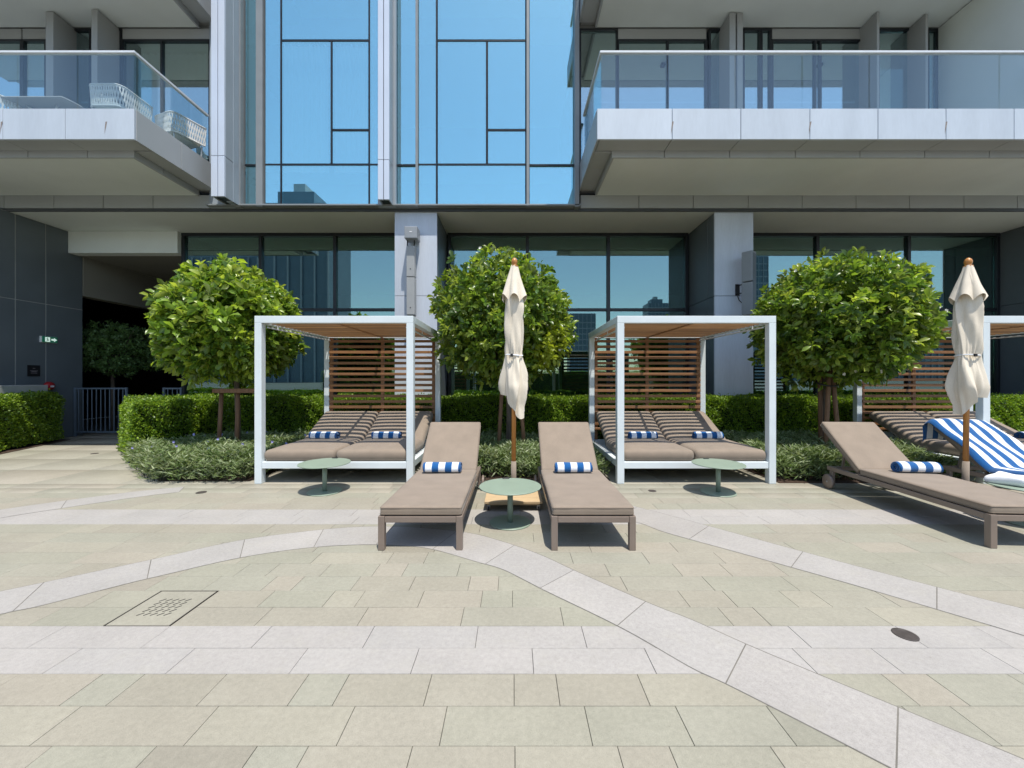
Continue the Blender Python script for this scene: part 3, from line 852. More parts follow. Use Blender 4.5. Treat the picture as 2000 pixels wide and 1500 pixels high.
def leaves(P, N, L, Wd, size_var, tilt, cols, fold=0.25, curl=0.15, long_leaf=False):
    """P points, N outward directions (n,3): returns V, F, C of leaf faces (2 quads each)"""
    n = len(P)
    D = N + rng.normal(0, tilt, (n, 3)); D /= np.linalg.norm(D, axis=1, keepdims=True)
    A = rng.normal(0, 1, (n, 3)); S = np.cross(D, A); S /= np.linalg.norm(S, axis=1, keepdims=True); U = np.cross(S, D)
    flip = np.where(U[:, 2:3] < 0, -1, 1); U *= flip; S *= flip
    l = (L * rng.uniform(1 - size_var, 1 + size_var, n))[:, None]; w = l * Wd / L
    b = P; m = P + D * l * 0.5 + U * l * curl * 0.5; t = P + D * l - U * l * curl * 0.3
    if long_leaf:                                             # broad leaf, rounded towards the tip
        l1, r1 = (P + D * l * 0.30 + S * w * q * 0.40 + U * w * fold * 0.8 + U * l * curl * 0.3 for q in (1, -1))
        l2, r2 = (P + D * l * 0.70 + S * w * q * 0.50 + U * w * fold + U * l * curl * 0.25 for q in (1, -1))
        V = np.stack([b, l1, l2, t, r2, r1, m], 1).reshape(-1, 3); i = np.arange(n)[:, None] * 7
        F = np.concatenate([i + [[0, 6, 1]], i + [[1, 6, 2]], i + [[2, 6, 3]], i + [[0, 5, 6]], i + [[5, 4, 6]], i + [[4, 3, 6]]], 0)
        return V, F, np.repeat(cols, 7, axis=0)
    lft = P + D * l * 0.48 + S * w / 2 + U * w * fold; rgt = P + D * l * 0.48 - S * w / 2 + U * w * fold
    V = np.stack([b, lft, t, rgt, m], 1).reshape(-1, 3)
    i = np.arange(n)[:, None] * 5
    F = np.concatenate([i + [[0, 4, 1]], i + [[1, 4, 2]], i + [[0, 3, 4]], i + [[3, 2, 4]]], 0)
    C = np.repeat(cols, 5, axis=0)
    return V, F, C


def pick(pal, n, jit=0.12):
    pal = np.array(pal); c = pal[rng.integers(0, len(pal), n)] * rng.uniform(1 - jit, 1 + jit, (n, 1))
    return c


TREE_PAL = [(0.165, 0.255, 0.034), (0.120, 0.205, 0.030), (0.19, 0.28, 0.034), (0.070, 0.130, 0.022), (0.24, 0.325, 0.04), (0.15, 0.20, 0.045), (0.29, 0.355, 0.06)]


def crown_mesh(name, parent, rx, rz, cz, nros, L, W, pal, seed, flat=0.0, per=7, hole=None, yellow=None):
    global rng
    rng = np.random.default_rng(seed)
    d = rng.normal(0, 1, (nros, 3)); d /= np.linalg.norm(d, axis=1, keepdims=True)
    ph = rng.uniform(0, 6.28, (6, 3)); fr = rng.uniform(1.5, 4.5, (6, 3))
    lump = sum(np.sin(d @ fr[i] * 2.0 + ph[i, 0]) for i in range(6)) / 6
    fine = np.sin(d @ fr[0] * 5 + 1) * np.sin(d @ fr[1] * 6 + ph[1, 1]) + 0.6 * np.sin(d @ fr[2] * 9 + 2)
    rad = (1 + 0.26 * lump + 0.06 * fine) * np.where(rng.random(nros) < 0.72, rng.uniform(0.84, 1.03, nros), rng.uniform(0.45, 0.85, nros))
    rad = np.where(rng.random(nros) < 0.07, rad * rng.uniform(1.04, 1.18, nros), rad)      # stray shoots
    rad = np.where(fine < -0.75, rad * 0.78, rad)              # gaps between the leafy boughs
    P = d * rad[:, None] * np.array([rx, rx, rz]); P[:, 2] += cz
    low = P[:, 2] < cz - rz * 0.72; P[low, 2] += rng.uniform(0, 0.25, low.sum()) * rz
    if hole is not None:
        k = np.linalg.norm((P - np.array(hole[0])), axis=1) > hole[1]; P = P[k]; d = d[k]
    n = len(P)
    out = d * np.array([1, 1, 0.8]) + np.array([0, 0, 0.28]); out += rng.normal(0, 0.25, (n, 3)); out /= np.linalg.norm(out, axis=1, keepdims=True)
    a = rng.normal(0, 1, (n, 3)); s = np.cross(out, a); s /= np.linalg.norm(s, axis=1, keepdims=True); u = np.cross(out, s)
    PP, DD, CC = [], [], []
    base = pick(pal, n, 0.18)
    if yellow is not None:
        k = np.linalg.norm(P - np.array(yellow[0]), axis=1) < yellow[1]; base[k] = np.array([0.25, 0.30, 0.03]) * rng.uniform(0.8, 1.15, (k.sum(), 1))
    for j in range(per):
        th = 2 * math.pi * (j / per) + rng.uniform(0, 0.9, n)
        spread = rng.uniform(0.55, 1.5, n)[:, None]
        dj = out * (1.0 / (0.4 + spread)) + (s * np.cos(th)[:, None] + u * np.sin(th)[:, None]) * spread
        dj /= np.linalg.norm(dj, axis=1, keepdims=True)
        PP.append(P - out * rng.uniform(0, 0.08, n)[:, None]); DD.append(dj); CC.append(base * rng.uniform(0.82, 1.2, (n, 1)))
    V, F, C = leaves(np.concatenate(PP), np.concatenate(DD), L, W, 0.5, 0.2, np.concatenate(CC), long_leaf=True)
    o = np_mesh(name, V, F, 'leaf', parent, C); o['kind'] = 'stuff'
    return P, d


def blossoms(parent, P, d, n, seed):
    r = random.Random(seed); mb = MB()
    idx = [i for i in range(len(P)) if d[i][1] < 0.3]
    for _ in range(n):
        i = r.choice(idx); c = Vector(P[i]) + Vector(d[i]) * 0.06
        for k in range(6):
            a = k * 1.05 + r.random(); q = Vector((math.cos(a), r.uniform(-0.6, 0.0), math.sin(a))) * r.uniform(0.022, 0.034)
            w = Vector((-math.sin(a), 0, math.cos(a))) * 0.012
            mb.add([c, c + q * 0.6 + w, c + q, c + q * 0.6 - w], [(0, 1, 2, 3)])
    o = mb.build('blossom', 'blossom', parent); o['kind'] = 'stuff'


def tree(label, x, y, tx, rx, rz, cz, nros, seed, L=0.13, W=0.056, pal=TREE_PAL, flowers=0, trunk_r=0.045, hole=None, yellow=None, group=None, per=7):
    t = thing('tree', label, 'tree', (tx, y, 0), 0, group)
    r = random.Random(seed); dx = x - tx
    mb = MB(); fork = cz - rz * 0.78
    mb.tube([(0, 0, -0.02), (0.02, 0.01, fork * 0.5), (dx * 0.1, 0, fork), (dx * 0.35, 0.02, cz - 0.2 * rz)], [trunk_r * 1.25, trunk_r, trunk_r * 0.9, trunk_r * 0.6], 10)
    mb.build('trunk', 'bark', t, True)
    for k in range(9):
        a = k * 2.4 + r.random(); e = Vector((dx + math.cos(a) * rx * 0.72, math.sin(a) * rx * 0.72, cz + r.uniform(-0.3, 0.75) * rz))
        s = Vector((dx * 0.12, 0, fork - 0.1 + 0.12 * (k % 3))); m = s.lerp(e, 0.5) + Vector((r.uniform(-.1, .1), r.uniform(-.1, .1), -0.08))
        MB().tube([s, m, e], [trunk_r * 0.55, trunk_r * 0.38, trunk_r * 0.15], 6).build('branch', 'bark', t, True)
    c = node('crown', t); c.location = (dx, 0, 0)
    P, d = crown_mesh('foliage', c, rx, rz, cz, nros, L, W, pal, seed, hole=hole, yellow=yellow, per=per)
    if flowers: blossoms(c, P, d, flowers, seed)
    return t


YA = 7.15
tree('round glossy-leaved tree beside the dark passage, left of the daybeds', -5.10, YA, PX(462, YA), 1.04, 1.04, PZ(640, YA), 3000, 21, 0.132, 0.056)
tree('round flowering tree behind the middle parasol', PX(984, YA), YA, PX(992, YA), 1.18, 1.13, PZ(630, YA), 3200, 22, 0.105, 0.044, flowers=26, pal=[(r_ * 0.8, g_ * 0.82, b_ * 0.9) for r_, g_, b_ in TREE_PAL], yellow=((0.95, -0.6, PZ(690, YA)), 0.45))
YC = 6.75
tree('broad flowering tree on a staked trunk between the right daybeds', 5.50, YC, PX(1607, YC), 1.17, 1.07, PZ(635, YC), 3300, 23, 0.112, 0.046, flowers=34, pal=[(r_ * 0.88, g_ * 0.88, b_ * 0.95) for r_, g_, b_ in TREE_PAL], hole=((-0.55, -0.9, PZ(572, YC)), 0.32))
tree('small dark tree standing in the shaded passage', PX(226, 11.6), 11.6, PX(219, 11.6), 1.02, 0.80, PZ(684, 11.6), 1500, 24, 0.085, 0.03, pal=[(0.15, 0.25, 0.09), (0.12, 0.20, 0.075)], trunk_r=0.05)

# wooden tree stakes
def stakes(label, x, y, splay, h, bar_):
    t = thing('tree_stake', label, 'tree stake', (x, y, 0))
    for sx, sy, lean in splay:
        MB().tube([(sx, sy, 0), (sx + lean, sy * 0.5, h)], 0.034, 8).build('stake', 'stake', t, True)
    if bar_: MB().bar((splay[0][0] - 0.06, splay[0][1] - 0.045, h - 0.04), (splay[1][0] + 0.42, splay[1][1] - 0.045, h - 0.04), 0.03, 0.075).build('crossbar', 'stake', t, bevel=0.004)
    else: MB().tube([(0.16 * math.cos(a), 0.12 * math.sin(a), h - 0.22 + 0.05 * math.sin(a)) for a in np.linspace(0, 6.28, 20)], 0.014, 6).build('tie_band', 'black', t, True)
    return t


stakes('square wooden stake frame under the left round tree', PX(462, YA), YA - 0.15, [(-0.15, -0.1, 0.03), (0.17, -0.1, 0.0)], PZ(758, YA), True)
stakes('pair of slanted wooden stakes behind the middle parasol pole', PX(997, YA), YA - 0.1, [(-0.22, -0.1, 0.08), (0.26, -0.1, -0.10)], 1.55, False)
stakes('trio of rough wooden stakes tied round the right tree trunk', PX(1606, YC), YC - 0.1, [(-0.16, -0.15, 0.14), (0.14, -0.12, -0.10), (-0.02, 0.1, -0.06)], 1.65, False)


# hedges
HEDGE_PAL = [(0.15, 0.245, 0.022), (0.115, 0.20, 0.02), (0.19, 0.29, 0.024), (0.08, 0.15, 0.018), (0.22, 0.32, 0.028)]


def hedge(label, a, b, depth, h, seed, dens=5600, ends=(True, True)):
    """front edge a->b (left to right seen from the terrace), depth behind it"""
    global rng
    rng = np.random.default_rng(seed)
    a = np.array(a, float); b = np.array(b, float); d = b - a; L = np.linalg.norm(d); d /= L; nrm = np.array([d[1], -d[0]])   # towards the viewer
    o = thing('hedge', label, 'hedge', (float((a + b)[0] / 2), float((a + b)[1] / 2), 0))
    org = np.array([(a + b)[0] / 2, (a + b)[1] / 2, 0])
    def pt(u, v, z): return np.concatenate([a[None] + u[:, None] * d[None] - v[:, None] * nrm[None], z[:, None]], 1)
    Ps, Ns = [], []
    def bumpy(u, z): return 0.035 * np.sin(u * 4.1 + z * 5) + 0.03 * np.sin(u * 9.7 + 1.7 + z * 3) + 0.02 * np.sin(u * 23 + z * 17)
    n = int(L * h * dens); u = rng.uniform(0, L, n); z = rng.uniform(0.05, h, n); round_ = 0.10 * np.clip((z - h + 0.12) / 0.12, 0, 1) ** 2
    Ps.append(pt(u, round_ - bumpy(u, z) + rng.uniform(-0.04, 0.07, n), z)); Ns.append(np.tile([nrm[0], nrm[1], 0.45], (n, 1)))
    n = int(L * depth * dens); u = rng.uniform(0, L, n); v = rng.uniform(0, depth, n)
    Ps.append(pt(u, v, h + bumpy(u, v) * 0.6 + rng.uniform(-0.06, 0.045, n))); Ns.append(np.tile([nrm[0] * 0.2, nrm[1] * 0.2, 1.0], (n, 1)))
    for e, (uu, sg) in zip(ends, ((0.0, -1), (L, 1))):
        if not e: continue
        n = int(depth * h * dens); v = rng.uniform(0, depth, n); z = rng.uniform(0.05, h, n)
        Ps.append(pt(np.full(n, uu) + sg * (bumpy(v, z) + rng.uniform(-0.06, 0.05, n)), v, z)); Ns.append(np.tile([d[0] * sg, d[1] * sg, 0.4], (n, 1)))
    n = int(L * 26); u = rng.uniform(0, L, n); v = rng.uniform(0, depth, n)          # loose sprigs above the cut
    Ps.append(pt(u, v, h + rng.uniform(0.03, 0.12, n))); Ns.append(np.tile([0, 0, 1.0], (n, 1)))
    P = np.concatenate(Ps) - org; N = np.concatenate(Ns)
    V, F, C = leaves(P, N, 0.042, 0.026, 0.35, 0.75, pick(HEDGE_PAL, len(P), 0.22))
    f = np_mesh('foliage', V, F, 'hedge', o, C); f['kind'] = 'stuff'
    c0 = pt(np.array([0.1, L - 0.1, L - 0.1, 0.1]), np.array([0.09, 0.09, depth - 0.06, depth - 0.06]), np.zeros(4)) - org
    vs = [tuple(p) for p in c0] + [(p[0], p[1], h - 0.09) for p in c0]
    MB().add(vs, [(0, 1, 5, 4), (1, 2, 6, 5), (2, 3, 7, 6), (3, 0, 4, 7), (4, 5, 6, 7)]).build('twig_core', 'core', o)
    return o


hedge('long clipped green hedge running behind all the daybeds', (-8.1, 8.25), (12.6, 8.25), 0.95, 1.06, 31, 5200, (True, False))
hedge('clipped hedge end slanting forward along the passage path, left of the round tree', (-8.12, 8.22), (-6.78, 7.02), 0.85, 1.05, 34, 5400, (False, True))
# its face looks to the right-hand path, so the front edge runs from the far end to the near end
hedge('clipped hedge at the far left below the dark wall', (-9.75, 6.0), (-10.98, 9.55), 0.45, 1.12, 32, 5200, (False, True))

hedge('added tall hedge behind the camera, darkening the reflection low in the ground floor glass', (14, -8.0), (-14, -8.0), 0.6, 2.0, 33, 900, (False, False))  # unseen hedge, added to cover the pale strip reflected in the glass

# low ground cover with narrow leaves
COVER_PAL = [(0.165, 0.215, 0.085), (0.125, 0.18, 0.06), (0.20, 0.25, 0.12), (0.10, 0.155, 0.045), (0.24, 0.28, 0.155)]


def cover(label, poly, h, seed, dens=420, flowers=0):
    global rng
    rng = np.random.default_rng(seed); poly = np.array(poly, float)
    lo, hi = poly.min(0), poly.max(0); area = 0.5 * abs(np.dot(poly[:, 0], np.roll(poly[:, 1], 1)) - np.dot(poly[:, 1], np.roll(poly[:, 0], 1)))
    pts = []
    while len(pts) < area * dens:
        p = rng.uniform(lo, hi); c = False; j = len(poly) - 1
        for i in range(len(poly)):
            if (poly[i, 1] > p[1]) != (poly[j, 1] > p[1]) and p[0] < (poly[j, 0] - poly[i, 0]) * (p[1] - poly[i, 1]) / (poly[j, 1] - poly[i, 1]) + poly[i, 0]: c = not c
            j = i
        if c: pts.append(p)
    pts = np.array(pts); n = len(pts); cen = pts.mean(0)
    # distance to the outline lowers the plants at the rim
    dist = np.full(n, 9.0)
    for i in range(len(poly)):
        a, b = poly[i], poly[(i + 1) % len(poly)]; ab = b - a; t = np.clip(((pts - a) @ ab) / (ab @ ab), 0, 1); dist = np.minimum(dist, np.linalg.norm(pts - (a + t[:, None] * ab), axis=1))
    top = h * (0.62 + 0.38 * np.clip(dist / 0.16, 0, 1)) * (0.86 + 0.16 * np.sin(pts[:, 0] * 5 + 1) * np.sin(pts[:, 1] * 6) + rng.uniform(-0.1, 0.1, n))
    o = thing('ground_cover_shrub', label, 'shrub', (float(cen[0]), float(cen[1]), 0)); tag(o, kind='stuff')
    org = np.array([cen[0], cen[1], 0.0]); PP, DD, CC = [], [], []
    per = 16; colb = pick(COVER_PAL, n, 0.2)
    for j in range(per):
        zf = rng.uniform(0.15, 1.0, n) if j > 5 else rng.uniform(0.8, 1.0, n)
        off = rng.normal(0, 0.035, (n, 2)); a = rng.uniform(0, 6.28, n); up = rng.uniform(0.15, 1.1, n)
        PP.append(np.concatenate([pts + off, (top * zf)[:, None]], 1) - org); DD.append(np.stack([np.cos(a), np.sin(a), up], 1)); CC.append(colb * rng.uniform(0.8, 1.2, (n, 1)))
    V, F, C = leaves(np.concatenate(PP), np.concatenate(DD), 0.10, 0.016, 0.35, 0.1, np.concatenate(CC), 0.2, 0.12)
    f = np_mesh('foliage', V, F, 'cover', o, C); f['kind'] = 'stuff'
    # dark stems underneath so that the soil does not shine through
    S = []; Fs = []
    for i in range(0, n, 2):
        x, y = pts[i] - cen; z = top[i] * 0.85; k = len(S); S += [(x - .003, y, 0), (x + .003, y, 0), (x + .003, y, z), (x - .003, y, z)]; Fs.append((k, k + 1, k + 2, k + 3))
    st = np_mesh('stems', np.array(S), np.array(Fs), 'core', o); st['kind'] = 'stuff'
    if flowers:
        r = random.Random(seed); mb = MB()
        for _ in range(flowers):
            i = r.randrange(n)
            if pts[i][1] < poly[:, 1].min() + 0.5: continue
            c = Vector((pts[i][0] - cen[0], pts[i][1] - cen[1], top[i] + 0.07))
            for k in range(5):
                a = k * 1.256; q = Vector((math.cos(a), -0.4, math.sin(a))) * 0.024; w = Vector((-math.sin(a), 0, math.cos(a))) * 0.012
                mb.add([c, c + q * 0.6 + w, c + q, c + q * 0.6 - w], [(0, 1, 2, 3)])
        fl = mb.build('flower', 'violet', o); fl['kind'] = 'stuff'
    return o


cover('silvery narrow-leaved ground cover with violet flowers, left of the daybeds', [(-6.86, 7.02), (-5.24, 5.66), (-3.84, 5.66), (-3.84, 8.15), (-5.9, 8.15), (-6.1, 7.55)], 0.44, 41, 460, 26)
cover('dark green ground cover between the two middle loungers', [(-1.30, 5.86), (1.36, 5.86), (1.36, 8.15), (-1.30, 8.15)], 0.42, 42)
cover('narrow-leaved ground cover around the right staked tree', [(3.86, 5.72), (6.58, 5.72), (6.58, 8.15), (3.86, 8.15)], 0.44, 43)


# ------------------------------------------------------------------ soft shapes
def rounded(w, l, h, r, nx=14, ny=24, nz=5, puff=0.0, seed=0, wrinkle=0.0):
    """rounded box centred in x, y 0..l, z 0..h, as numpy grid faces"""
    V = {}; verts = []; faces = []
    hx, hy, hz = w / 2, l / 2, h / 2
    ph = np.random.default_rng(seed).uniform(0, 6.28, 8)

    def key(i, j, k):
        if (i, j, k) in V: return V[(i, j, k)]
        p = np.array([(2 * i / nx - 1) * hx, (2 * j / ny - 1) * hy, (2 * k / nz - 1) * hz])
        # pull grid lines towards the edges so that the rounding has enough faces
        for a, hh, n_, q in ((0, hx, nx, i), (1, hy, ny, j), (2, hz, nz, k)):
            u = 2 * q / n_ - 1
            p[a] = hh * math.copysign(1 - (1 - abs(u)) ** 1.6, u)
        c = np.clip(p, [-hx + r, -hy + r, -hz + r], [hx - r, hy - r, hz - r]); d = p - c; L = np.linalg.norm(d)
        if L > 1e-9: p = c + d / L * r
        bx, by = 1 - (p[0] / hx) ** 4, 1 - (p[1] / hy) ** 4
        p[2] += math.copysign(1, p[2]) * puff * max(0, bx) * max(0, by) * (abs(p[2]) / hz)
        if wrinkle:
            p[2] += wrinkle * (math.sin(p[0] * 9 + ph[0] + 3 * math.sin(p[1] * 3 + ph[1])) * 0.5 + math.sin(p[1] * 14 + ph[2] + 2 * math.sin(p[0] * 5)) * 0.5) * (1 if p[2] > 0 else 0.3)
            p[1] += wrinkle * 0.5 * math.sin(p[0] * 17 + ph[3]); p[0] += wrinkle * 0.7 * math.sin(p[1] * 11 + ph[4] + p[2] * 20)
        V[(i, j, k)] = len(verts); verts.append((p[0], p[1] + hy, p[2] + hz)); return V[(i, j, k)]
    for i in range(nx):
        for j in range(ny):
            faces.append((key(i, j, nz), key(i + 1, j, nz), key(i + 1, j + 1, nz), key(i, j + 1, nz)))
            faces.append((key(i, j, 0), key(i, j + 1, 0), key(i + 1, j + 1, 0), key(i + 1, j, 0)))
    for i in range(nx):
        for k in range(nz):
            faces.append((key(i, 0, k), key(i + 1, 0, k), key(i + 1, 0, k + 1), key(i, 0, k + 1)))
            faces.append((key(i, ny, k), key(i, ny, k + 1), key(i + 1, ny, k + 1), key(i + 1, ny, k)))
    for j in range(ny):
        for k in range(nz):
            faces.append((key(0, j, k), key(0, j, k + 1), key(0, j + 1, k + 1), key(0, j + 1, k)))
            faces.append((key(nx, j, k), key(nx, j + 1, k), key(nx, j + 1, k + 1), key(nx, j, k + 1)))
    return np.array(verts), faces


def soft(name, mat, parent, V, F):
    return MB().add([tuple(p) for p in V], F).build(name, mat, parent, True)


# rolled striped towel: a sheet rolled into a spiral
def towel_mesh():
    turns, th, n, half = 3.6, 0.0105, 110, 0.235
    prof = []
    for i in range(n):
        a = i / (n - 1) * turns * 2 * math.pi; r = 0.012 + 0.0155 * a / (2 * math.pi); prof.append((a, r))
    V = []; xs = np.linspace(-half, half, 21)
    rr = random.Random(3)
    for x in xs:
        e = 1 - 0.06 * (abs(x) / half) ** 6
        for a, r in prof:
            q = r * e * (1 + 0.02 * math.sin(3 * a + x * 20)); sl = x + 0.006 * math.sin(a * 1.7) * (abs(x) / half) ** 3
            V.append((sl, q * math.cos(a) * 1.06, q * math.sin(a) * 0.94))
        for a, r in prof:
            q = (r + th) * e * (1 + 0.02 * math.sin(3 * a + x * 20)); sl = x + 0.006 * math.sin(a * 1.7) * (abs(x) / half) ** 3
            V.append((sl, q * math.cos(a) * 1.06, q * math.sin(a) * 0.94))
    F = []; m = 2 * n
    for i in range(len(xs) - 1):
        for j in range(n - 1):
            F.append((i * m + n + j, (i + 1) * m + n + j, (i + 1) * m + n + j + 1, i * m + n + j + 1))
            F.append((i * m + j, i * m + j + 1, (i + 1) * m + j + 1, (i + 1) * m + j))
        F.append((i * m + n - 1, i * m + 2 * n - 1, (i + 1) * m + 2 * n - 1, (i + 1) * m + n - 1))
    for i in (0, len(xs) - 1):
        for j in range(n - 1): F.append((i * m + j, i * m + n + j, i * m + n + j + 1, i * m + j + 1))
    zmin = min(v[2] for v in V)
    return MB().add([(x, y, z - zmin) for x, y, z in V], F)


TW = towel_mesh().build('rolled_towel', 'towel', None, True)
TW['category'] = 'towel'; TW['group'] = 'rolled blue and white towels'
_tw_first = [True]


def towel(label, x, y, z, rz=0.0, s=1.0):
    o = TW if _tw_first[0] else TW.copy()
    if not _tw_first[0]: COL.objects.link(o)
    _tw_first[0] = False
    o.location = (x, y, z); o.rotation_euler = (R(rnd.uniform(-20, 20)) * 0, 0, rz); o.scale = (s, s, s); o['label'] = label


# ------------------------------------------------------------------ daybed pergolas
def make_pergola():
    t = thing('daybed_pergola', '', 'pergola', (0, 0, 0), 0, 'pergola daybeds along the hedge')
    W, D, H, p = 1.135, 2.17, 2.40, 0.10
    for x in (-W, W - p):
        for y in (0, D - p): box('post', 'white_alu', x, x + p, y, y + p, 0, H - p - 0.001, t, 0.004)
    box('roof_beam', 'white_alu', -W, W, 0, p, H - p, H, t, 0.004); box('roof_beam', 'white_alu', -W, W, D - p, D, H - p, H, t, 0.004)
    for x in (-W, W - p): box('roof_beam', 'white_alu', x, x + p, p + 0.001, D - p - 0.001, H - p + 0.001, H - 0.001, t, 0.004)
    for x in (-W + p + 0.015, W - p - 0.035): box('curtain_track', 'white_alu', x, x + 0.02, p, D - p, H - p - 0.062, H - p - 0.04, t, 0.003)
    for x in (-W + p + 0.02, W - p - 0.03):
        for y in (0.35, 1.1, 1.8): box('track_bracket', 'white_alu', x, x + 0.01, y, y + 0.02, H - p - 0.041, H - p + 0.012, t, 0)
    # bed base
    z0, z1 = 0.216, 0.311
    box('bed_rail', 'white_alu', -W + p + 0.001, W - p - 0.001, 0.012, 0.082, z0, z1, t, 0.004)
    box('bed_rail', 'white_alu', -W + p + 0.001, W - p - 0.001, D - 0.082, D - 0.012, z0, z1, t, 0.004)
    for x in (-W + 0.015, W - 0.085): box('bed_rail', 'white_alu', x, x + 0.07, p + 0.001, D - p - 0.001, z0, z1, t, 0.004)
    for k in range(14):
        y = 0.14 + k * 0.137; box('bed_slat', 'white_alu', -W + 0.09, W - 0.09, y, y + 0.07, z1 - 0.03, z1 - 0.004, t, 0)
    # roof planks, open joints between them
    box('roof_joist', 'teak', -0.02, 0.02, p + 0.001, D - p - 0.001, H - p + 0.004, H - 0.03, t, 0.002)
    n, pitch, pw = 17, 0.1165, 0.062
    for sx in (-1, 1):
        for k in range(n):
            y = p + 0.012 + k * pitch
            a, b = sorted((sx * 0.024, sx * (W - p - 0.004))); box('roof_plank', 'roofwood', a, b, y, y + pw, H - p + 0.010, H - p + 0.036, t, 0.003)
    # slatted screen
    for x in (-W + p + 0.004, -0.03, W - p - 0.064): box('screen_upright', 'teakz', x, x + 0.06, D - 0.085, D - 0.045, z1 + 0.002, H - p - 0.002, t, 0.003)
    for k in range(17):
        z = 2.235 - k * 0.107
        if z < 0.5: break
        box('screen_slat', 'teak', -W + p + 0.003, W - p - 0.003, D - 0.115, D - 0.087, z - 0.026, z + 0.026, t, 0.003)
    # two mattresses, each folded up into a backrest
    hinge = 1.10; ang = R(27)
    for sx in (-1, 1):
        w = W - 0.125 + 0.02; L = 2.06; h = 0.16
        V, F = rounded(w, L, h, 0.065, 26, 72, 6, 0.024, 5 + sx, 0.0022)
        V[:, 1] += 0.03
        out = V.copy()
        for i, (x, y, z) in enumerate(V):
            k = min(1, max(0, (y - hinge + 0.05) / 0.16)); k = k * k * (3 - 2 * k)
            if y > hinge - 0.05:
                a = ang * (k if y < hinge + 0.11 else 1.0); dy = y - hinge
                out[i] = (x, hinge + dy * math.cos(a) - (z) * math.sin(a) * 0.9, dy * math.sin(a) + z * math.cos(a))
        out[:, 0] += sx * (w / 2 + 0.004); out[:, 2] += z1 + 0.002
        soft('mattress', 'taupe', t, out, F)
    box('backrest_prop', 'white_alu', -0.9, 0.9, 1.75, 1.79, z1 + 0.02, z1 + 0.20, t, 0)
    return t


pg = make_pergola()
PERG = [(-2.567, 'pale-framed slatted pergola daybed nearest the dark passage, left of the parasol'),
        (2.617, 'pale-framed slatted pergola daybed in front of the grey pillar, right of the middle loungers'),
        (7.845, 'pale-framed slatted pergola daybed cut off by the right edge of the view')]
for i, (x, lab) in enumerate(PERG):
    o = pg if i == 0 else copy_tree(pg)
    o.location = (x, 5.63, 0); o['label'] = lab
MT = 0.311 + 0.17
towel('rolled striped towel on the outer half of the left daybed', -3.19, 6.66, MT, R(-2))
towel('rolled striped towel on the inner half of the left daybed', -2.14, 6.66, MT, R(3))
towel('rolled striped towel behind the front post of the middle pergola daybed', 2.18, 6.66, MT, R(2))
towel('rolled striped towel on the sunlit side of the middle pergola daybed', 3.28, 6.66, MT, R(-3))
towel('rolled striped towel at the right edge behind the draped lounger', 8.76, 6.66, MT, R(2))


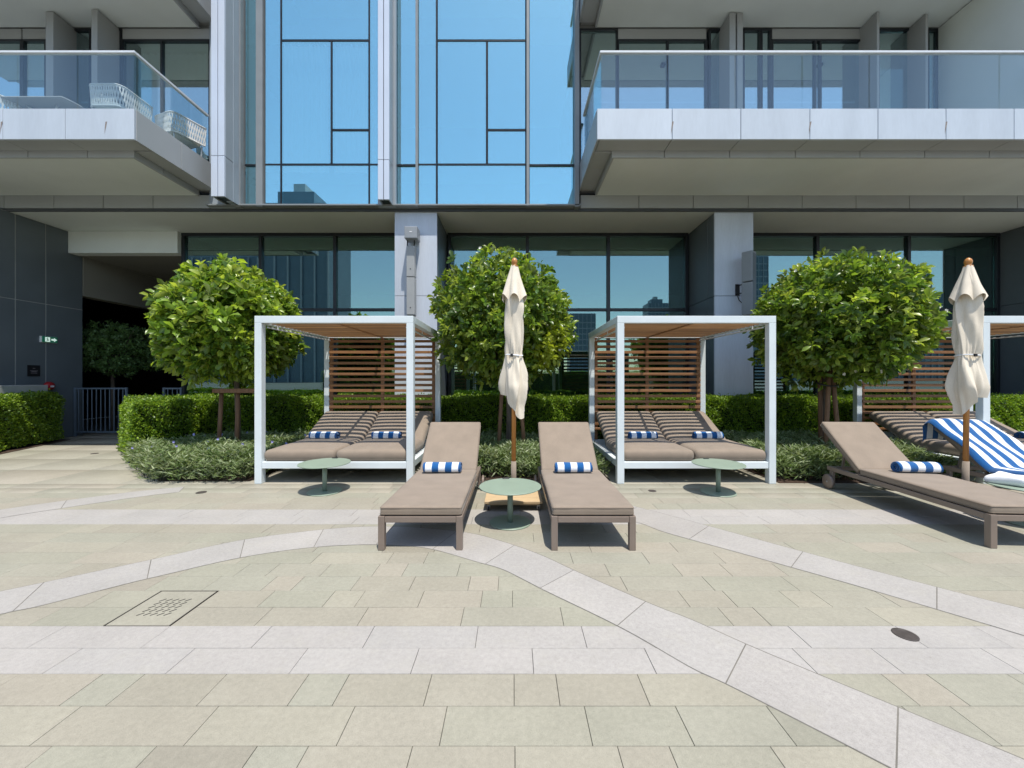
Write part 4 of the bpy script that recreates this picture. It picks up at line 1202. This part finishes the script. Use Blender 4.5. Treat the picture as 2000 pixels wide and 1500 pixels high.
# ------------------------------------------------------------------ sun loungers
def make_lounger():
    t = thing('sun_lounger', '', 'sun lounger', (0, 0, 0), 0, 'taupe sun loungers on the terrace')
    W = 0.368; rt, rb = 0.298, 0.243; LEN = 1.98
    for x in (-W, W - 0.048): box('side_rail', 'taupe_metal', x, x + 0.048, 0.056, LEN, rb, rt, t, 0.005, seg=2)
    box('end_rail', 'taupe_metal', -W + 0.056, W - 0.056, 0.004, 0.05, rb, rt - 0.002, t, 0.005, seg=2)
    box('end_rail', 'taupe_metal', -W + 0.049, W - 0.049, LEN - 0.05, LEN - 0.005, rb, rt - 0.002, t, 0.005)
    for x in (-W - 0.001, W - 0.055): box('leg', 'taupe_metal', x, x + 0.056, 0, 0.055, 0, rt + 0.001, t, 0.005, seg=2)
    for s in (-1, 1):
        x = s * (W - 0.02)
        box('leg', 'taupe_metal', x - 0.02, x + 0.02, LEN - 0.10, LEN - 0.045, 0.06, rb - 0.002, t, 0.004)
        x = s * (W + 0.035)
        m = MB(); pr = [(0.0, -0.016), (0.088, -0.016), (0.098, -0.009), (0.098, 0.009), (0.088, 0.016), (0.0, 0.016)]
        m.lathe(pr, 28)
        m.v = [(x + zz, LEN - 0.07 + xx, 0.098 + yy) for xx, yy, zz in m.v]
        wh = m.build('wheel', 'taupe_metal', t, True)
        MB().tube([(x - s * 0.06, LEN - 0.07, 0.098), (x + s * 0.02, LEN - 0.07, 0.098)], 0.012, 8).build('axle', 'steel', t, True)
    for y in (0.5, 1.0, 1.42): box('cross_bar', 'taupe_metal', -W + 0.049, W - 0.049, y, y + 0.035, rb + 0.004, rb + 0.034, t, 0.003)
    box('seat_sling', 'taupe_metal', -W + 0.05, W - 0.05, 0.06, 1.44, rt - 0.012, rt - 0.004, t, 0)
    V, F = rounded(0.715, 1.43, 0.080, 0.019, 16, 30, 6, 0.005, 1, 0.0018); V[:, 1] += 0.012; V[:, 2] += rt + 0.003
    soft('seat_cushion', 'taupe', t, V, F)
    V, F = rounded(0.70, 0.84, 0.077, 0.019, 16, 20, 6, 0.005, 2, 0.0018)
    a = R(39); ca, sa = math.cos(a), math.sin(a); hy, hz = 1.452, rt + 0.012
    o = V.copy(); o[:, 1] = hy + V[:, 1] * ca - V[:, 2] * sa + 0.045; o[:, 2] = hz + V[:, 1] * sa + V[:, 2] * ca
    soft('back_cushion', 'taupe', t, o, F)
    for s in (-1, 1): MB().bar((s * 0.31, hy + 0.03, hz - 0.022), (s * 0.31, hy + 0.05 + 0.80 * ca, hz - 0.022 + 0.80 * sa), 0.035, 0.03).build('back_rail', 'taupe_metal', t, bevel=0.003)
    MB().bar((-0.31, hy + 0.05 + 0.79 * ca, hz - 0.022 + 0.79 * sa), (0.31, hy + 0.05 + 0.79 * ca, hz - 0.022 + 0.79 * sa), 0.03, 0.03).build('back_rail', 'taupe_metal', t, bevel=0.003)
    MB().bar((-0.2, hy + 0.42, 0.58), (-0.2, hy + 0.48, 0.26), 0.025, 0.025).build('prop', 'taupe_metal', t); MB().bar((0.2, hy + 0.42, 0.58), (0.2, hy + 0.48, 0.26), 0.025, 0.025).build('prop', 'taupe_metal', t)
    def loop(w, l, z, f):
        q = 0.012; c_ = [(-w, 0), (w, 0), (w, l), (-w, l)]; pts = []
        for n_, (cx, cy) in enumerate(c_):
            sx, sy = (1 if cx < 0 else -1), (1 if cy == 0 else -1)
            a_, b_ = (cx, cy + sy * q), (cx + sx * q, cy)
            pts += [a_, b_] if n_ in (0, 2) else [b_, a_]
        pts.append(pts[0])
        return [f(x_, y_, z) for x_, y_ in pts]
    for z_ in (0.014, 0.066):
        MB().tube(loop(0.357, 1.428, z_, lambda x_, y_, q: (x_, y_ + 0.013, rt + 0.003 + q)), 0.0042, 6).build('piping', 'piping', t, True)
        MB().tube(loop(0.350, 0.838, z_ - 0.001, lambda x_, y_, q: (x_, hy + (y_ + 0.001) * ca - q * sa + 0.045, hz + (y_ + 0.001) * sa + q * ca)), 0.0042, 6).build('piping', 'piping', t, True)
    return t


lg_ = make_lounger()
LOUNGE = [(-0.815, 3.44, 0.0, 'taupe lounger left of the sage table, under the middle parasol'),
          (0.700, 3.44, 0.0, 'taupe lounger right of the sage table, under the middle parasol'),
          (4.585, 3.46, R(-3.5), 'taupe lounger at the right with its wheel showing, beside the planting'),
          (6.30, 3.50, R(-1), 'taupe lounger under the spread blue and white striped towel')]
for i, (x, y, rz, lab) in enumerate(LOUNGE):
    o = lg_ if i == 0 else copy_tree(lg_)
    o.location = (x, y, 0); o.rotation_euler = (0, 0, rz); o['label'] = lab
CT = 0.298 + 0.003 + 0.078 + 0.006
towel('rolled striped towel on the lounger left of the sage table', -0.845, 4.70, CT, R(0), 0.94)
towel('rolled striped towel on the lounger right of the sage table', 0.712, 4.70, CT, R(0), 0.92)
towel('rolled striped towel on the lounger with the visible wheel', 4.80, 4.70, CT, R(-6), 0.98)


# striped towel draped over the far lounger
def draped(name, mat, label, lx, ly, rz, w, path, seed, cat='towel'):
    r = random.Random(seed); n, m = 70, 30
    P = np.array(path); d = np.r_[0, np.cumsum(np.hypot(*np.diff(P, axis=0).T))]
    V = []; ph = [r.uniform(0, 6.28) for _ in range(6)]
    for i in range(n):
        s = d[-1] * i / (n - 1); y = np.interp(s, d, P[:, 0]); z = np.interp(s, d, P[:, 1])
        for j in range(m):
            u = j / (m - 1) * 2 - 1; x = u * w / 2 + 0.012 * math.sin(s * 6 + ph[0]) + 0.008 * math.sin(s * 17 + ph[5])
            k = 0.010 + 0.008 * math.sin(s * 9 + u * 2.5 + ph[1]) + 0.006 * math.sin(u * 7 + s * 5 + ph[2]) + 0.012 * max(0, math.sin(s * 5.1 + u * 1.3 + ph[3])) ** 6
            edge = max(0, abs(u) - 0.86) / 0.14
            V.append((x, y - k * 0.5, z + k - 0.05 * edge ** 2))
    F = [(i * m + j, i * m + j + 1, (i + 1) * m + j + 1, (i + 1) * m + j) for i in range(n - 1) for j in range(m - 1)]
    N = len(V); V2 = V + [(x, y + 0.003, z - 0.006) for x, y, z in V]
    F2 = F + [tuple(N + q for q in reversed(f)) for f in F]
    for i in range(n - 1): F2 += [(i * m, (i + 1) * m, N + (i + 1) * m, N + i * m), ((i + 1) * m - 1, N + (i + 1) * m - 1, N + (i + 2) * m - 1, (i + 2) * m - 1)]
    for j in range(m - 1): F2 += [(j, N + j, N + j + 1, j + 1), ((n - 1) * m + j, (n - 1) * m + j + 1, N + (n - 1) * m + j + 1, N + (n - 1) * m + j)]
    o = MB().add(V2, F2).build(name, mat, None, True); o.location = (lx, ly, 0); o.rotation_euler = (0, 0, rz)
    return tag(o, label, cat)


ca, sa = math.cos(R(39)), math.sin(R(39))
top_y, top_z = 1.497 + 0.85 * ca - 0.075 * sa, 0.31 + 0.85 * sa + 0.075 * ca
draped('beach_towel', 'towel_flat', 'blue and white striped beach towel spread over a lounger backrest', 6.30, 3.50, R(-1), 0.80,
       [(0.75, 0.395), (1.41, 0.395), (1.46, 0.43), (top_y - 0.02, top_z + 0.004), (top_y + 0.03, top_z + 0.008), (top_y + 0.10, top_z - 0.05), (top_y + 0.115, top_z - 0.28)], 4)


# ------------------------------------------------------------------ side tables
def make_table():
    t = thing('side_table', '', 'side table', (0, 0, 0), 0, 'round sage side tables')
    MB().lathe([(0, 0.376), (0.317, 0.376), (0.322, 0.379), (0.322, 0.385), (0.318, 0.388), (0, 0.388)], 64).build('table_top', 'sage', t)
    MB().lathe([(0.029, 0.012), (0.029, 0.375)], 24).build('stem', 'sage', t, True)
    MB().lathe([(0, 0.0), (0.212, 0.0), (0.215, 0.003), (0.215, 0.009), (0.212, 0.012), (0, 0.0125)], 56).build('base_plate', 'sage', t)
    box('clip', 'black', -0.03, 0.045, 0.272, 0.302, 0.389, 0.399, t, 0.003)
    return t


st_ = make_table()
for i, (x, y, rz, lab) in enumerate([(-2.51, 5.24, 0.0, 'sage green round side table in front of the left daybed'), (-0.035, 4.11, 0.2, 'sage green round side table between the two middle loungers'),
                                 (2.70, 5.20, 0.1, 'sage green round side table in front of the middle pergola daybed'), (5.36, 4.08, -0.2, 'sage green side table at the right edge holding a white towel')]):
    o = st_ if i == 0 else copy_tree(st_)
    o.location = (x, y, 0); o.rotation_euler = (0, 0, rz); o['label'] = lab
# crumpled white towel on the right-hand table
V, F = rounded(0.36, 0.30, 0.07, 0.03, 20, 18, 4, 0.02, 9, 0.02)
wt = soft('crumpled_towel', 'white_towel', None, V, F); wt.location = (5.36, 4.05, 0.395); wt.rotation_euler = (0, 0, 0.4)
tag(wt, 'crumpled white towel lying on the right-hand side table', 'towel')


# ------------------------------------------------------------------ closed parasols
def canopy(prof, folds, amp, twist, seed, hem, n=144):
    """prof: list of (z, r); hem(theta) -> bottom offset applied over the last part"""
    r = random.Random(seed); Z = [p[0] for p in prof]; Rr = [p[1] for p in prof]; m = 46
    ph = [r.uniform(0, 6.28) for _ in range(5)]; V = []
    for i in range(m):
        u = i / (m - 1)
        for k in range(n):
            th = 2 * math.pi * k / n
            zb_ = Z[-1] + hem(th); z = Z[0] + (zb_ - Z[0]) * u
            zz = min(max(z, min(Z)), max(Z)); rad = np.interp(-zz, [-q for q in Z], Rr)
            a = (th * folds / (2 * math.pi) + twist * u + 0.12 * math.sin(th * 2 + ph[0])) % 1.0
            saw = (a ** 1.6 if a < 0.86 else (0.86 ** 1.6) * (1 - (a - 0.86) / 0.14) ** 1.2)
            A = np.interp(u, [0, 0.2, 0.6, 1.0], amp)
            q = rad * (1 + A * (saw - 0.4)) + 0.005 * math.sin(th * 5 + z * 14 + ph[1]) + 0.006 * math.sin(z * 11 + th * 2 + ph[2]) + 0.003 * math.sin(th * 9 + z * 5 + 2 * math.sin(z * 7)) + 0.006 * math.exp(-((z - 1.785) / 0.13) ** 2) * math.sin(th * 17 + ph[3]) + 0.0045 * min(1, max(0, (1.75 - z) / 0.2)) * math.sin(th * 11 + z * 6 + ph[4])
            V.append((q * math.cos(th), q * math.sin(th), z))
    F = [(i * n + k, i * n + (k + 1) % n, (i + 1) * n + (k + 1) % n, (i + 1) * n + k) for i in range(m - 1) for k in range(n)]
    return MB().add(V, F)


def parasol(label, x, y, lean, seed, dolly, spin, hemside):
    t = thing('parasol', label, 'parasol', (x, y, 0), 0, 'closed cream parasols')
    t.rotation_euler = (0, lean, 0)
    MB().tube([(0, 0, 0.50), (0, 0, 2.86)], 0.027, 16).build('pole', 'pole_wood', t, True)
    MB().tube([(0, 0, 0.115 if dolly else 0.06), (0, 0, 0.50)], 0.032, 16).build('sleeve', 'taupe', t, True)
    if not dolly: box('base_slab', 'concrete', -0.26, 0.26, -0.26, 0.26, 0.0, 0.06, t, 0.01)
    MB().lathe([(0, 2.975), (0.012, 2.972), (0.03, 2.955), (0.038, 2.93), (0.036, 2.905), (0.026, 2.888), (0.03, 2.88), (0.045, 2.876), (0.045, 2.862), (0, 2.86)], 28).build('finial', 'pole_wood', t, True)
    hem = lambda th: 0.13 * math.cos(th - hemside) + 0.025 * math.sin(3 * th)
    c = canopy([(2.80, 0.05), (2.62, 0.095), (2.35, 0.115), (2.10, 0.108), (1.86, 0.100), (1.785, 0.088), (1.70, 0.103), (1.56, 0.128), (1.40, 0.145), (1.28, 0.125), (1.17, 0.095)], 4, [0.30, 0.62, 0.50, 0.95], 0.9 * spin, seed, hem)
    c.build('canopy', 'canvas', t, True)
    # the vent hood over it, with hanging scallops
    n = 120; m = 18; V = []; r = random.Random(seed)
    for i in range(m):
        u = i / (m - 1)
        for k in range(n):
            th = 2 * math.pi * k / n + seed; sc = abs(math.sin(th * 4 / 1 * 0.75))
            rad = 0.045 + (0.165 - 0.045) * u ** 1.15; z = 2.868 - 0.36 * u - 0.085 * u ** 2 * (1 - sc) + 0.01 * math.sin(th * 2)
            q = rad * (1 - 0.30 * u * (1 - sc ** 0.7)) + 0.003 * math.sin(th * 7 + u * 5)
            V.append((q * math.cos(th), q * math.sin(th), z))
    F = [(i * n + k, i * n + (k + 1) % n, (i + 1) * n + (k + 1) % n, (i + 1) * n + k) for i in range(m - 1) for k in range(n)]
    MB().add(V, F).build('vent_hood', 'canvas', t, True)
    pts = [(0.104 * math.cos(a), 0.104 * math.sin(a), 1.785 + 0.006 * math.sin(2 * a)) for a in np.linspace(0, 2 * math.pi, 33)]
    MB().tube(pts, 0.008, 6).build('tie_strap', 'white_towel', t, True)
    box('buckle', 'black', -0.045, -0.012, -0.123, -0.102, 1.765, 1.80, t, 0.003)
    return t


parasol('closed cream parasol on a wooden dolly between the two middle loungers', 0.0, 4.80, R(0.2), 3, True, 1, 2.6)
parasol('closed cream parasol leaning beside the draped striped towel', 5.50, 4.80, R(0.7), 8, False, -1, -0.5)
d = thing('parasol_dolly', 'plywood dolly on castors under the middle parasol', 'dolly', (0.0, 4.79, 0))
box('board', 'ply', -0.33, 0.33, -0.33, 0.33, 0.085, 0.113, d, 0.003)
box('under_board', 'ply', -0.30, 0.30, -0.30, 0.30, 0.062, 0.084, d, 0.003)
for sx in (-1, 1):
    for sy in (-1, 1):
        c = node('castor', d); c.location = (sx * 0.285, sy * 0.285, 0)
        m = MB().lathe([(0, -0.011), (0.024, -0.011), (0.028, -0.007), (0.028, 0.007), (0.024, 0.011), (0, 0.011)], 20); m.v = [(zz, xx, 0.028 + yy) for xx, yy, zz in m.v]
        m.build('wheel', 'black', c, True)
        MB().box(-0.018, 0.018, -0.02, 0.02, 0.05, 0.061).box(-0.018, -0.0135, -0.014, 0.014, 0.02, 0.05).box(0.0135, 0.018, -0.014, 0.014, 0.02, 0.05).build('fork', 'steel', c)

# ------------------------------------------------------------------ ground fittings
t = thing('access_cover', 'square stone access cover with diagonal drain slots set in the paving', 'drain cover', ((GRATE[0] + GRATE[1]) / 2, (GRATE[2] + GRATE[3]) / 2, 0))
MB().box(-0.203, 0.203, -0.203, 0.203, -0.012, -0.006).build('recess', 'grout', t)
bm = MB(); tile_mb(bm, -0.192, 0.192, -0.192, 0.192, 0.0006); bm.build('lid', 'paver', t, tint=(0.320, 0.304, 0.246))
for i in range(5):
    for j in range(5):
        x, y = -0.086 + i * 0.043, -0.080 + j * 0.040
        MB().bar((x - 0.0125, y - 0.0145, 0.0012), (x + 0.0125, y + 0.0145, 0.0012), 0.006, 0.002).build('slot', 'black', t)
for a, b, c_, e in ((-0.2, 0.2, -0.2, -0.196), (-0.2, 0.2, 0.196, 0.2), (-0.2, -0.196, -0.1955, 0.1955), (0.196, 0.2, -0.1955, 0.1955)):
    MB().box(a, b, c_, e, -0.006, 0.0008).build('frame_strip', 'drain', t)
for lab, px, py, r_ in (('round dark floor cap on the terrace near the left ground cover', 393, 962, 0.060), ('round dark floor cap beside the middle pergola daybed', 1274, 959, 0.052),
                        ('round dark floor cap in the near right paving', 1768, 1240, 0.060), ('small dark floor cap on the passage path', 185, 886, 0.062)):
    x, y = G(px, py); o = MB().lathe([(0, 0.0), (r_, 0.0), (r_, 0.0045), (r_ - 0.004, 0.006), (r_ * 0.72, 0.006), (r_ * 0.70, 0.0052), (0, 0.0052)], 36).build('floor_cap', 'drain'); o.location = (x, y, 0)
    tag(o, lab, 'floor cap', 'round floor caps')

# ------------------------------------------------------------------ wall fittings
# exit sign
yE, zE = 9.70, PZ(663, 9.70)
t = thing('exit_sign', 'lit green exit sign with a running figure and arrow on the dark wall', 'sign', (WX, yE, zE - 0.08))
box('housing', 'white', 0.002, 0.045, -0.175, 0.165, -0.002, 0.152, t, 0.003)
box('face', 'sign_green', 0.046, 0.052, -0.155, 0.162, 0.004, 0.148, t, 0)
a = MB().add([(0.054, 0.03, 0.055), (0.054, 0.085, 0.055), (0.054, 0.085, 0.025), (0.054, 0.15, 0.075), (0.054, 0.085, 0.125), (0.054, 0.085, 0.097), (0.054, 0.03, 0.097)], [(0, 1, 2, 3, 4, 5, 6)])
a.build('arrow', 'sign_white', t)
f = MB()
f.add([(0.054, -0.10, 0.02), (0.054, 0.005, 0.02), (0.054, 0.005, 0.13), (0.054, -0.10, 0.13)], [(0, 1, 2, 3)]); f.build('doorway', 'sign_white', t)
f = MB()
def q2(a, b, w): f.bar((0.056, *a), (0.056, *b), w, 0.001, (1, 0, 0))
q2((-0.055, 0.098), (-0.045, 0.065), 0.018); q2((-0.045, 0.068), (-0.02, 0.045), 0.012); q2((-0.045, 0.065), (-0.07, 0.035), 0.012); q2((-0.055, 0.095), (-0.025, 0.085), 0.009); q2((-0.055, 0.095), (-0.085, 0.08), 0.009); q2((-0.05, 0.106), (-0.05, 0.122), 0.016)
f.build('running_figure', 'sign_green', t)
# plaque
t = thing('plaque', 'small black plaque with faint lettering on the dark wall', 'sign', (WX, 9.41, PZ(735, 9.41)))
box('plate', 'black', 0.002, 0.014, -0.125, 0.125, 0, 0.265, t, 0.002)
for z, w in ((0.185, 0.03), (0.125, 0.09), (0.105, 0.06), (0.072, 0.075)):
    box('lettering', 'plaque_ink', 0.0145, 0.0155, -w / 1.2, w / 1.2, z, z + 0.010, t, 0)
# fire bell
t = thing('fire_bell', 'red round fire alarm bell low on the dark wall', 'alarm bell', (WX, 9.70, PZ(754, 9.70)))
m = MB().lathe([(0, 0.0), (0.10, 0.0), (0.105, 0.03), (0.095, 0.075), (0.07, 0.10), (0, 0.105)], 32); m.v = [(z + 0.001, x, y) for x, y, z in m.v]; m.build('bell', 'red', t, True)
m = MB(); m.box(0.1055, 0.110, -0.035, 0.045, -0.03, 0.015); m.build('sticker', 'white', t)
# planter wall behind the left hedge
o = box('planter_wall', 'concrete', -11.44, -11.0, 8.3, 9.32, 0, PZ(752, 9.2), None, 0.01); tag(o, 'pale low block standing behind the far left hedge', 'planter')

# slim fence gates
def gate(label, x0, x1, y, h):
    t = thing('railing', label, 'railing', ((x0 + x1) / 2, y, 0)); w = (x1 - x0) / 2
    for x in (-w, w - 0.045): box('post', 'gate', x, x + 0.045, -0.022, 0.022, 0, h, t, 0.003)
    for z in (0.10, h - 0.045): box('rail', 'gate', -w + 0.046, w - 0.046, -0.015, 0.015, z, z + 0.04, t, 0.003)
    n = int(2 * w / 0.11)
    for k in range(1, n):
        x = -w + 2 * w * k / n; box('bar', 'gate', x - 0.009, x + 0.009, -0.009, 0.009, 0.141, h - 0.046, t, 0.002)


gate('grey upright-bar gate standing open at the passage', -11.42, -10.04, 10.25, 1.275)
gate('short grey bar fence behind the long hedge end', -9.11, -8.62, 10.25, 1.275)

# column loudspeakers
yS = SF + 0.03
x = PX(807, yS)
t = thing('wall_speaker', 'slim two-part column loudspeaker on the sunlit pillar', 'speaker', (x, yS, PZ(618, yS)))
for za, zb_ in ((0.0, 0.83), (0.845, 1.53)): 
    m = MB().box(-0.09, 0.09, -0.24, -0.06, za, zb_); m.build('cabinet', 'lightgreymetal', t, bevel=0.012, seg=2)
for z in (0.16, 1.02): MB().tube([(0, -0.246, z), (0, -0.24, z)], 0.012, 10).build('screw', 'black', t, True)
box('wall_bracket', 'greymetal', -0.04, 0.04, -0.06, 0.0, 0.6, 1.1, t, 0.004)
x2 = PX(810, yS)
t = thing('wall_floodlight', 'grey box floodlight with a cable loop above the column loudspeaker', 'lamp', (x2, yS, PZ(476, yS)))
m = MB().box(-0.14, 0.14, -0.36, -0.06, 0.0, 0.26); m.build('housing', 'greymetal', t, bevel=0.015, seg=2)
box('badge', 'white', -0.025, 0.03, -0.364, -0.361, 0.13, 0.15, t, 0)
box('arm', 'greymetal', -0.03, 0.03, -0.059, 0.0, 0.05, 0.2, t, 0.004)
MB().tube([(-0.11, -0.2, 0.0), (-0.115, -0.2, -0.10), (-0.08, -0.2, -0.17), (-0.02, -0.2, -0.185), (0.03, -0.2, -0.15), (0.045, -0.2, -0.06), (0.045, -0.2, 0.0)], 0.013, 8).build('cable', 'black', t, True)
x3 = PX(1462, yS - 0.25)
t = thing('wall_speaker', 'dark column loudspeaker turned sideways on the shaded pillar', 'speaker', (x3, yS - 0.28, PZ(616, yS - 0.28)))
t.rotation_euler = (0, 0, R(38))
for za, zb_ in ((0.0, 0.72), (0.735, 1.40)):
    MB().box(-0.11, 0.11, -0.10, 0.12, za, zb_).build('cabinet', 'greymetal', t, bevel=0.02, seg=2)
box('grille', 'slate', -0.085, 0.085, -0.108, -0.101, 0.05, 1.35, t, 0.002)
t2 = thing('speaker_bracket', 'wire bracket with a cable holding the dark loudspeaker', 'bracket', (PX(1440, yS), yS, PZ(575, yS)))
box('plate', 'black', -0.05, 0.05, -0.012, 0.0, -0.03, 0.23, t2, 0.002)
for z in (0.0, 0.19): MB().tube([(0.0, -0.01, z), (0.02, -0.18, z), (0.13, -0.22, z)], 0.012, 8).build('arm', 'black', t2, True)
MB().tube([(0.0, -0.02, -0.05), (0.01, -0.05, -0.14), (0.07, -0.12, -0.25), (0.13, -0.2, -0.27)], 0.010, 8).build('cable', 'black', t2, True)


# ------------------------------------------------------------------ balcony furniture
FLZ = ZB1 + 0.495


def armchair(label, x, y, rz):
    t = thing('woven_armchair', label, 'armchair', (x, y, FLZ), rz, 'white woven balcony armchairs')
    w, dpt = 0.34, 0.36
    for sx in (-1, 1):
        for sy in (-1, 1): MB().tube([(sx * 0.29, sy * 0.29, 0), (sx * 0.30, sy * 0.30, 0.34)], 0.016, 8).build('leg', 'rope', t, True)
    V, F = rounded(0.60, 0.60, 0.12, 0.04, 10, 10, 4, 0.02, 2); V[:, 1] -= 0.30; V[:, 2] += 0.34; soft('seat_cushion', 'wallpale', t, V, F)
    # U-shaped shell: back at -y, arms along the sides
    path = []
    for k in range(9): path.append((-0.35, 0.34 - 0.56 * k / 8))
    for k in range(1, 7):
        a = math.pi + (math.pi / 2) * k / 7; path.append((-0.21 + 0.14 * math.cos(a), -0.22 + 0.14 * math.sin(a)))
    path += [(-0.21 + 0.42 * k / 6, -0.36) for k in range(7)]
    path += [(-q[0], q[1]) for q in reversed(path[:15])]
    P = np.array(path); dd = np.r_[0, np.cumsum(np.hypot(*np.diff(P, axis=0).T))]
    def at(s, z):
        f = 1 + 0.10 * (z - 0.36); return (np.interp(s, dd, P[:, 0]) * f, np.interp(s, dd, P[:, 1]) * f, z)
    for z in (0.36, 0.80): MB().tube([at(s, z) for s in np.linspace(0, dd[-1], 40)], 0.016, 8).build('frame_hoop', 'rope', t, True)
    mb = MB(); n = 40
    for k in range(n):
        s0 = dd[-1] * k / n; s1 = dd[-1] * (k + 1.6) / n
        for (a, b) in ((s0, s1), (s1, s0)):
            pts = [at(min(a + (b - a) * q, dd[-1]), 0.36 + 0.44 * q) for q in np.linspace(0, 1, 5)]
            for p_, q_ in zip(pts[:-1], pts[1:]): mb.bar(p_, q_, 0.012, 0.022)
    o = mb.build('rope_lattice', 'rope', t); o['kind'] = 'stuff'
    t.scale = (0.88, 0.88, 0.88)
    return t


armchair('white woven armchair at the glass corner of the left balcony', PX(228, 7.62) + 0.08, 7.62, 0.0)
armchair('white woven armchair farther back along the left balcony rail', -7.12, 8.42, R(-20))
armchair('white woven armchair at the very left of the left balcony', PX(-15, 7.7), 7.7, R(60))
t = thing('balcony_table', 'low rounded table with crossed legs on the left balcony', 'table', (PX(105, 8.0), 8.0, FLZ))
V, F = rounded(1.45, 0.85, 0.03, 0.014, 20, 14, 2); V[:, 1] -= 0.425; V[:, 2] += 0.66
hx = 0.725; V[:, 0] *= 1 - 0.12 * (np.abs(V[:, 1]) / 0.425) ** 3
soft('table_top', 'wallgrey', t, V, F)
for sx in (-1, 1): MB().tube([(sx * 0.5, -0.25, 0), (-sx * 0.3, 0.2, 0.66)], 0.018, 8).build('leg', 'rope', t, True); MB().tube([(sx * 0.5, 0.25, 0), (-sx * 0.3, -0.2, 0.66)], 0.018, 8).build('leg', 'rope', t, True)
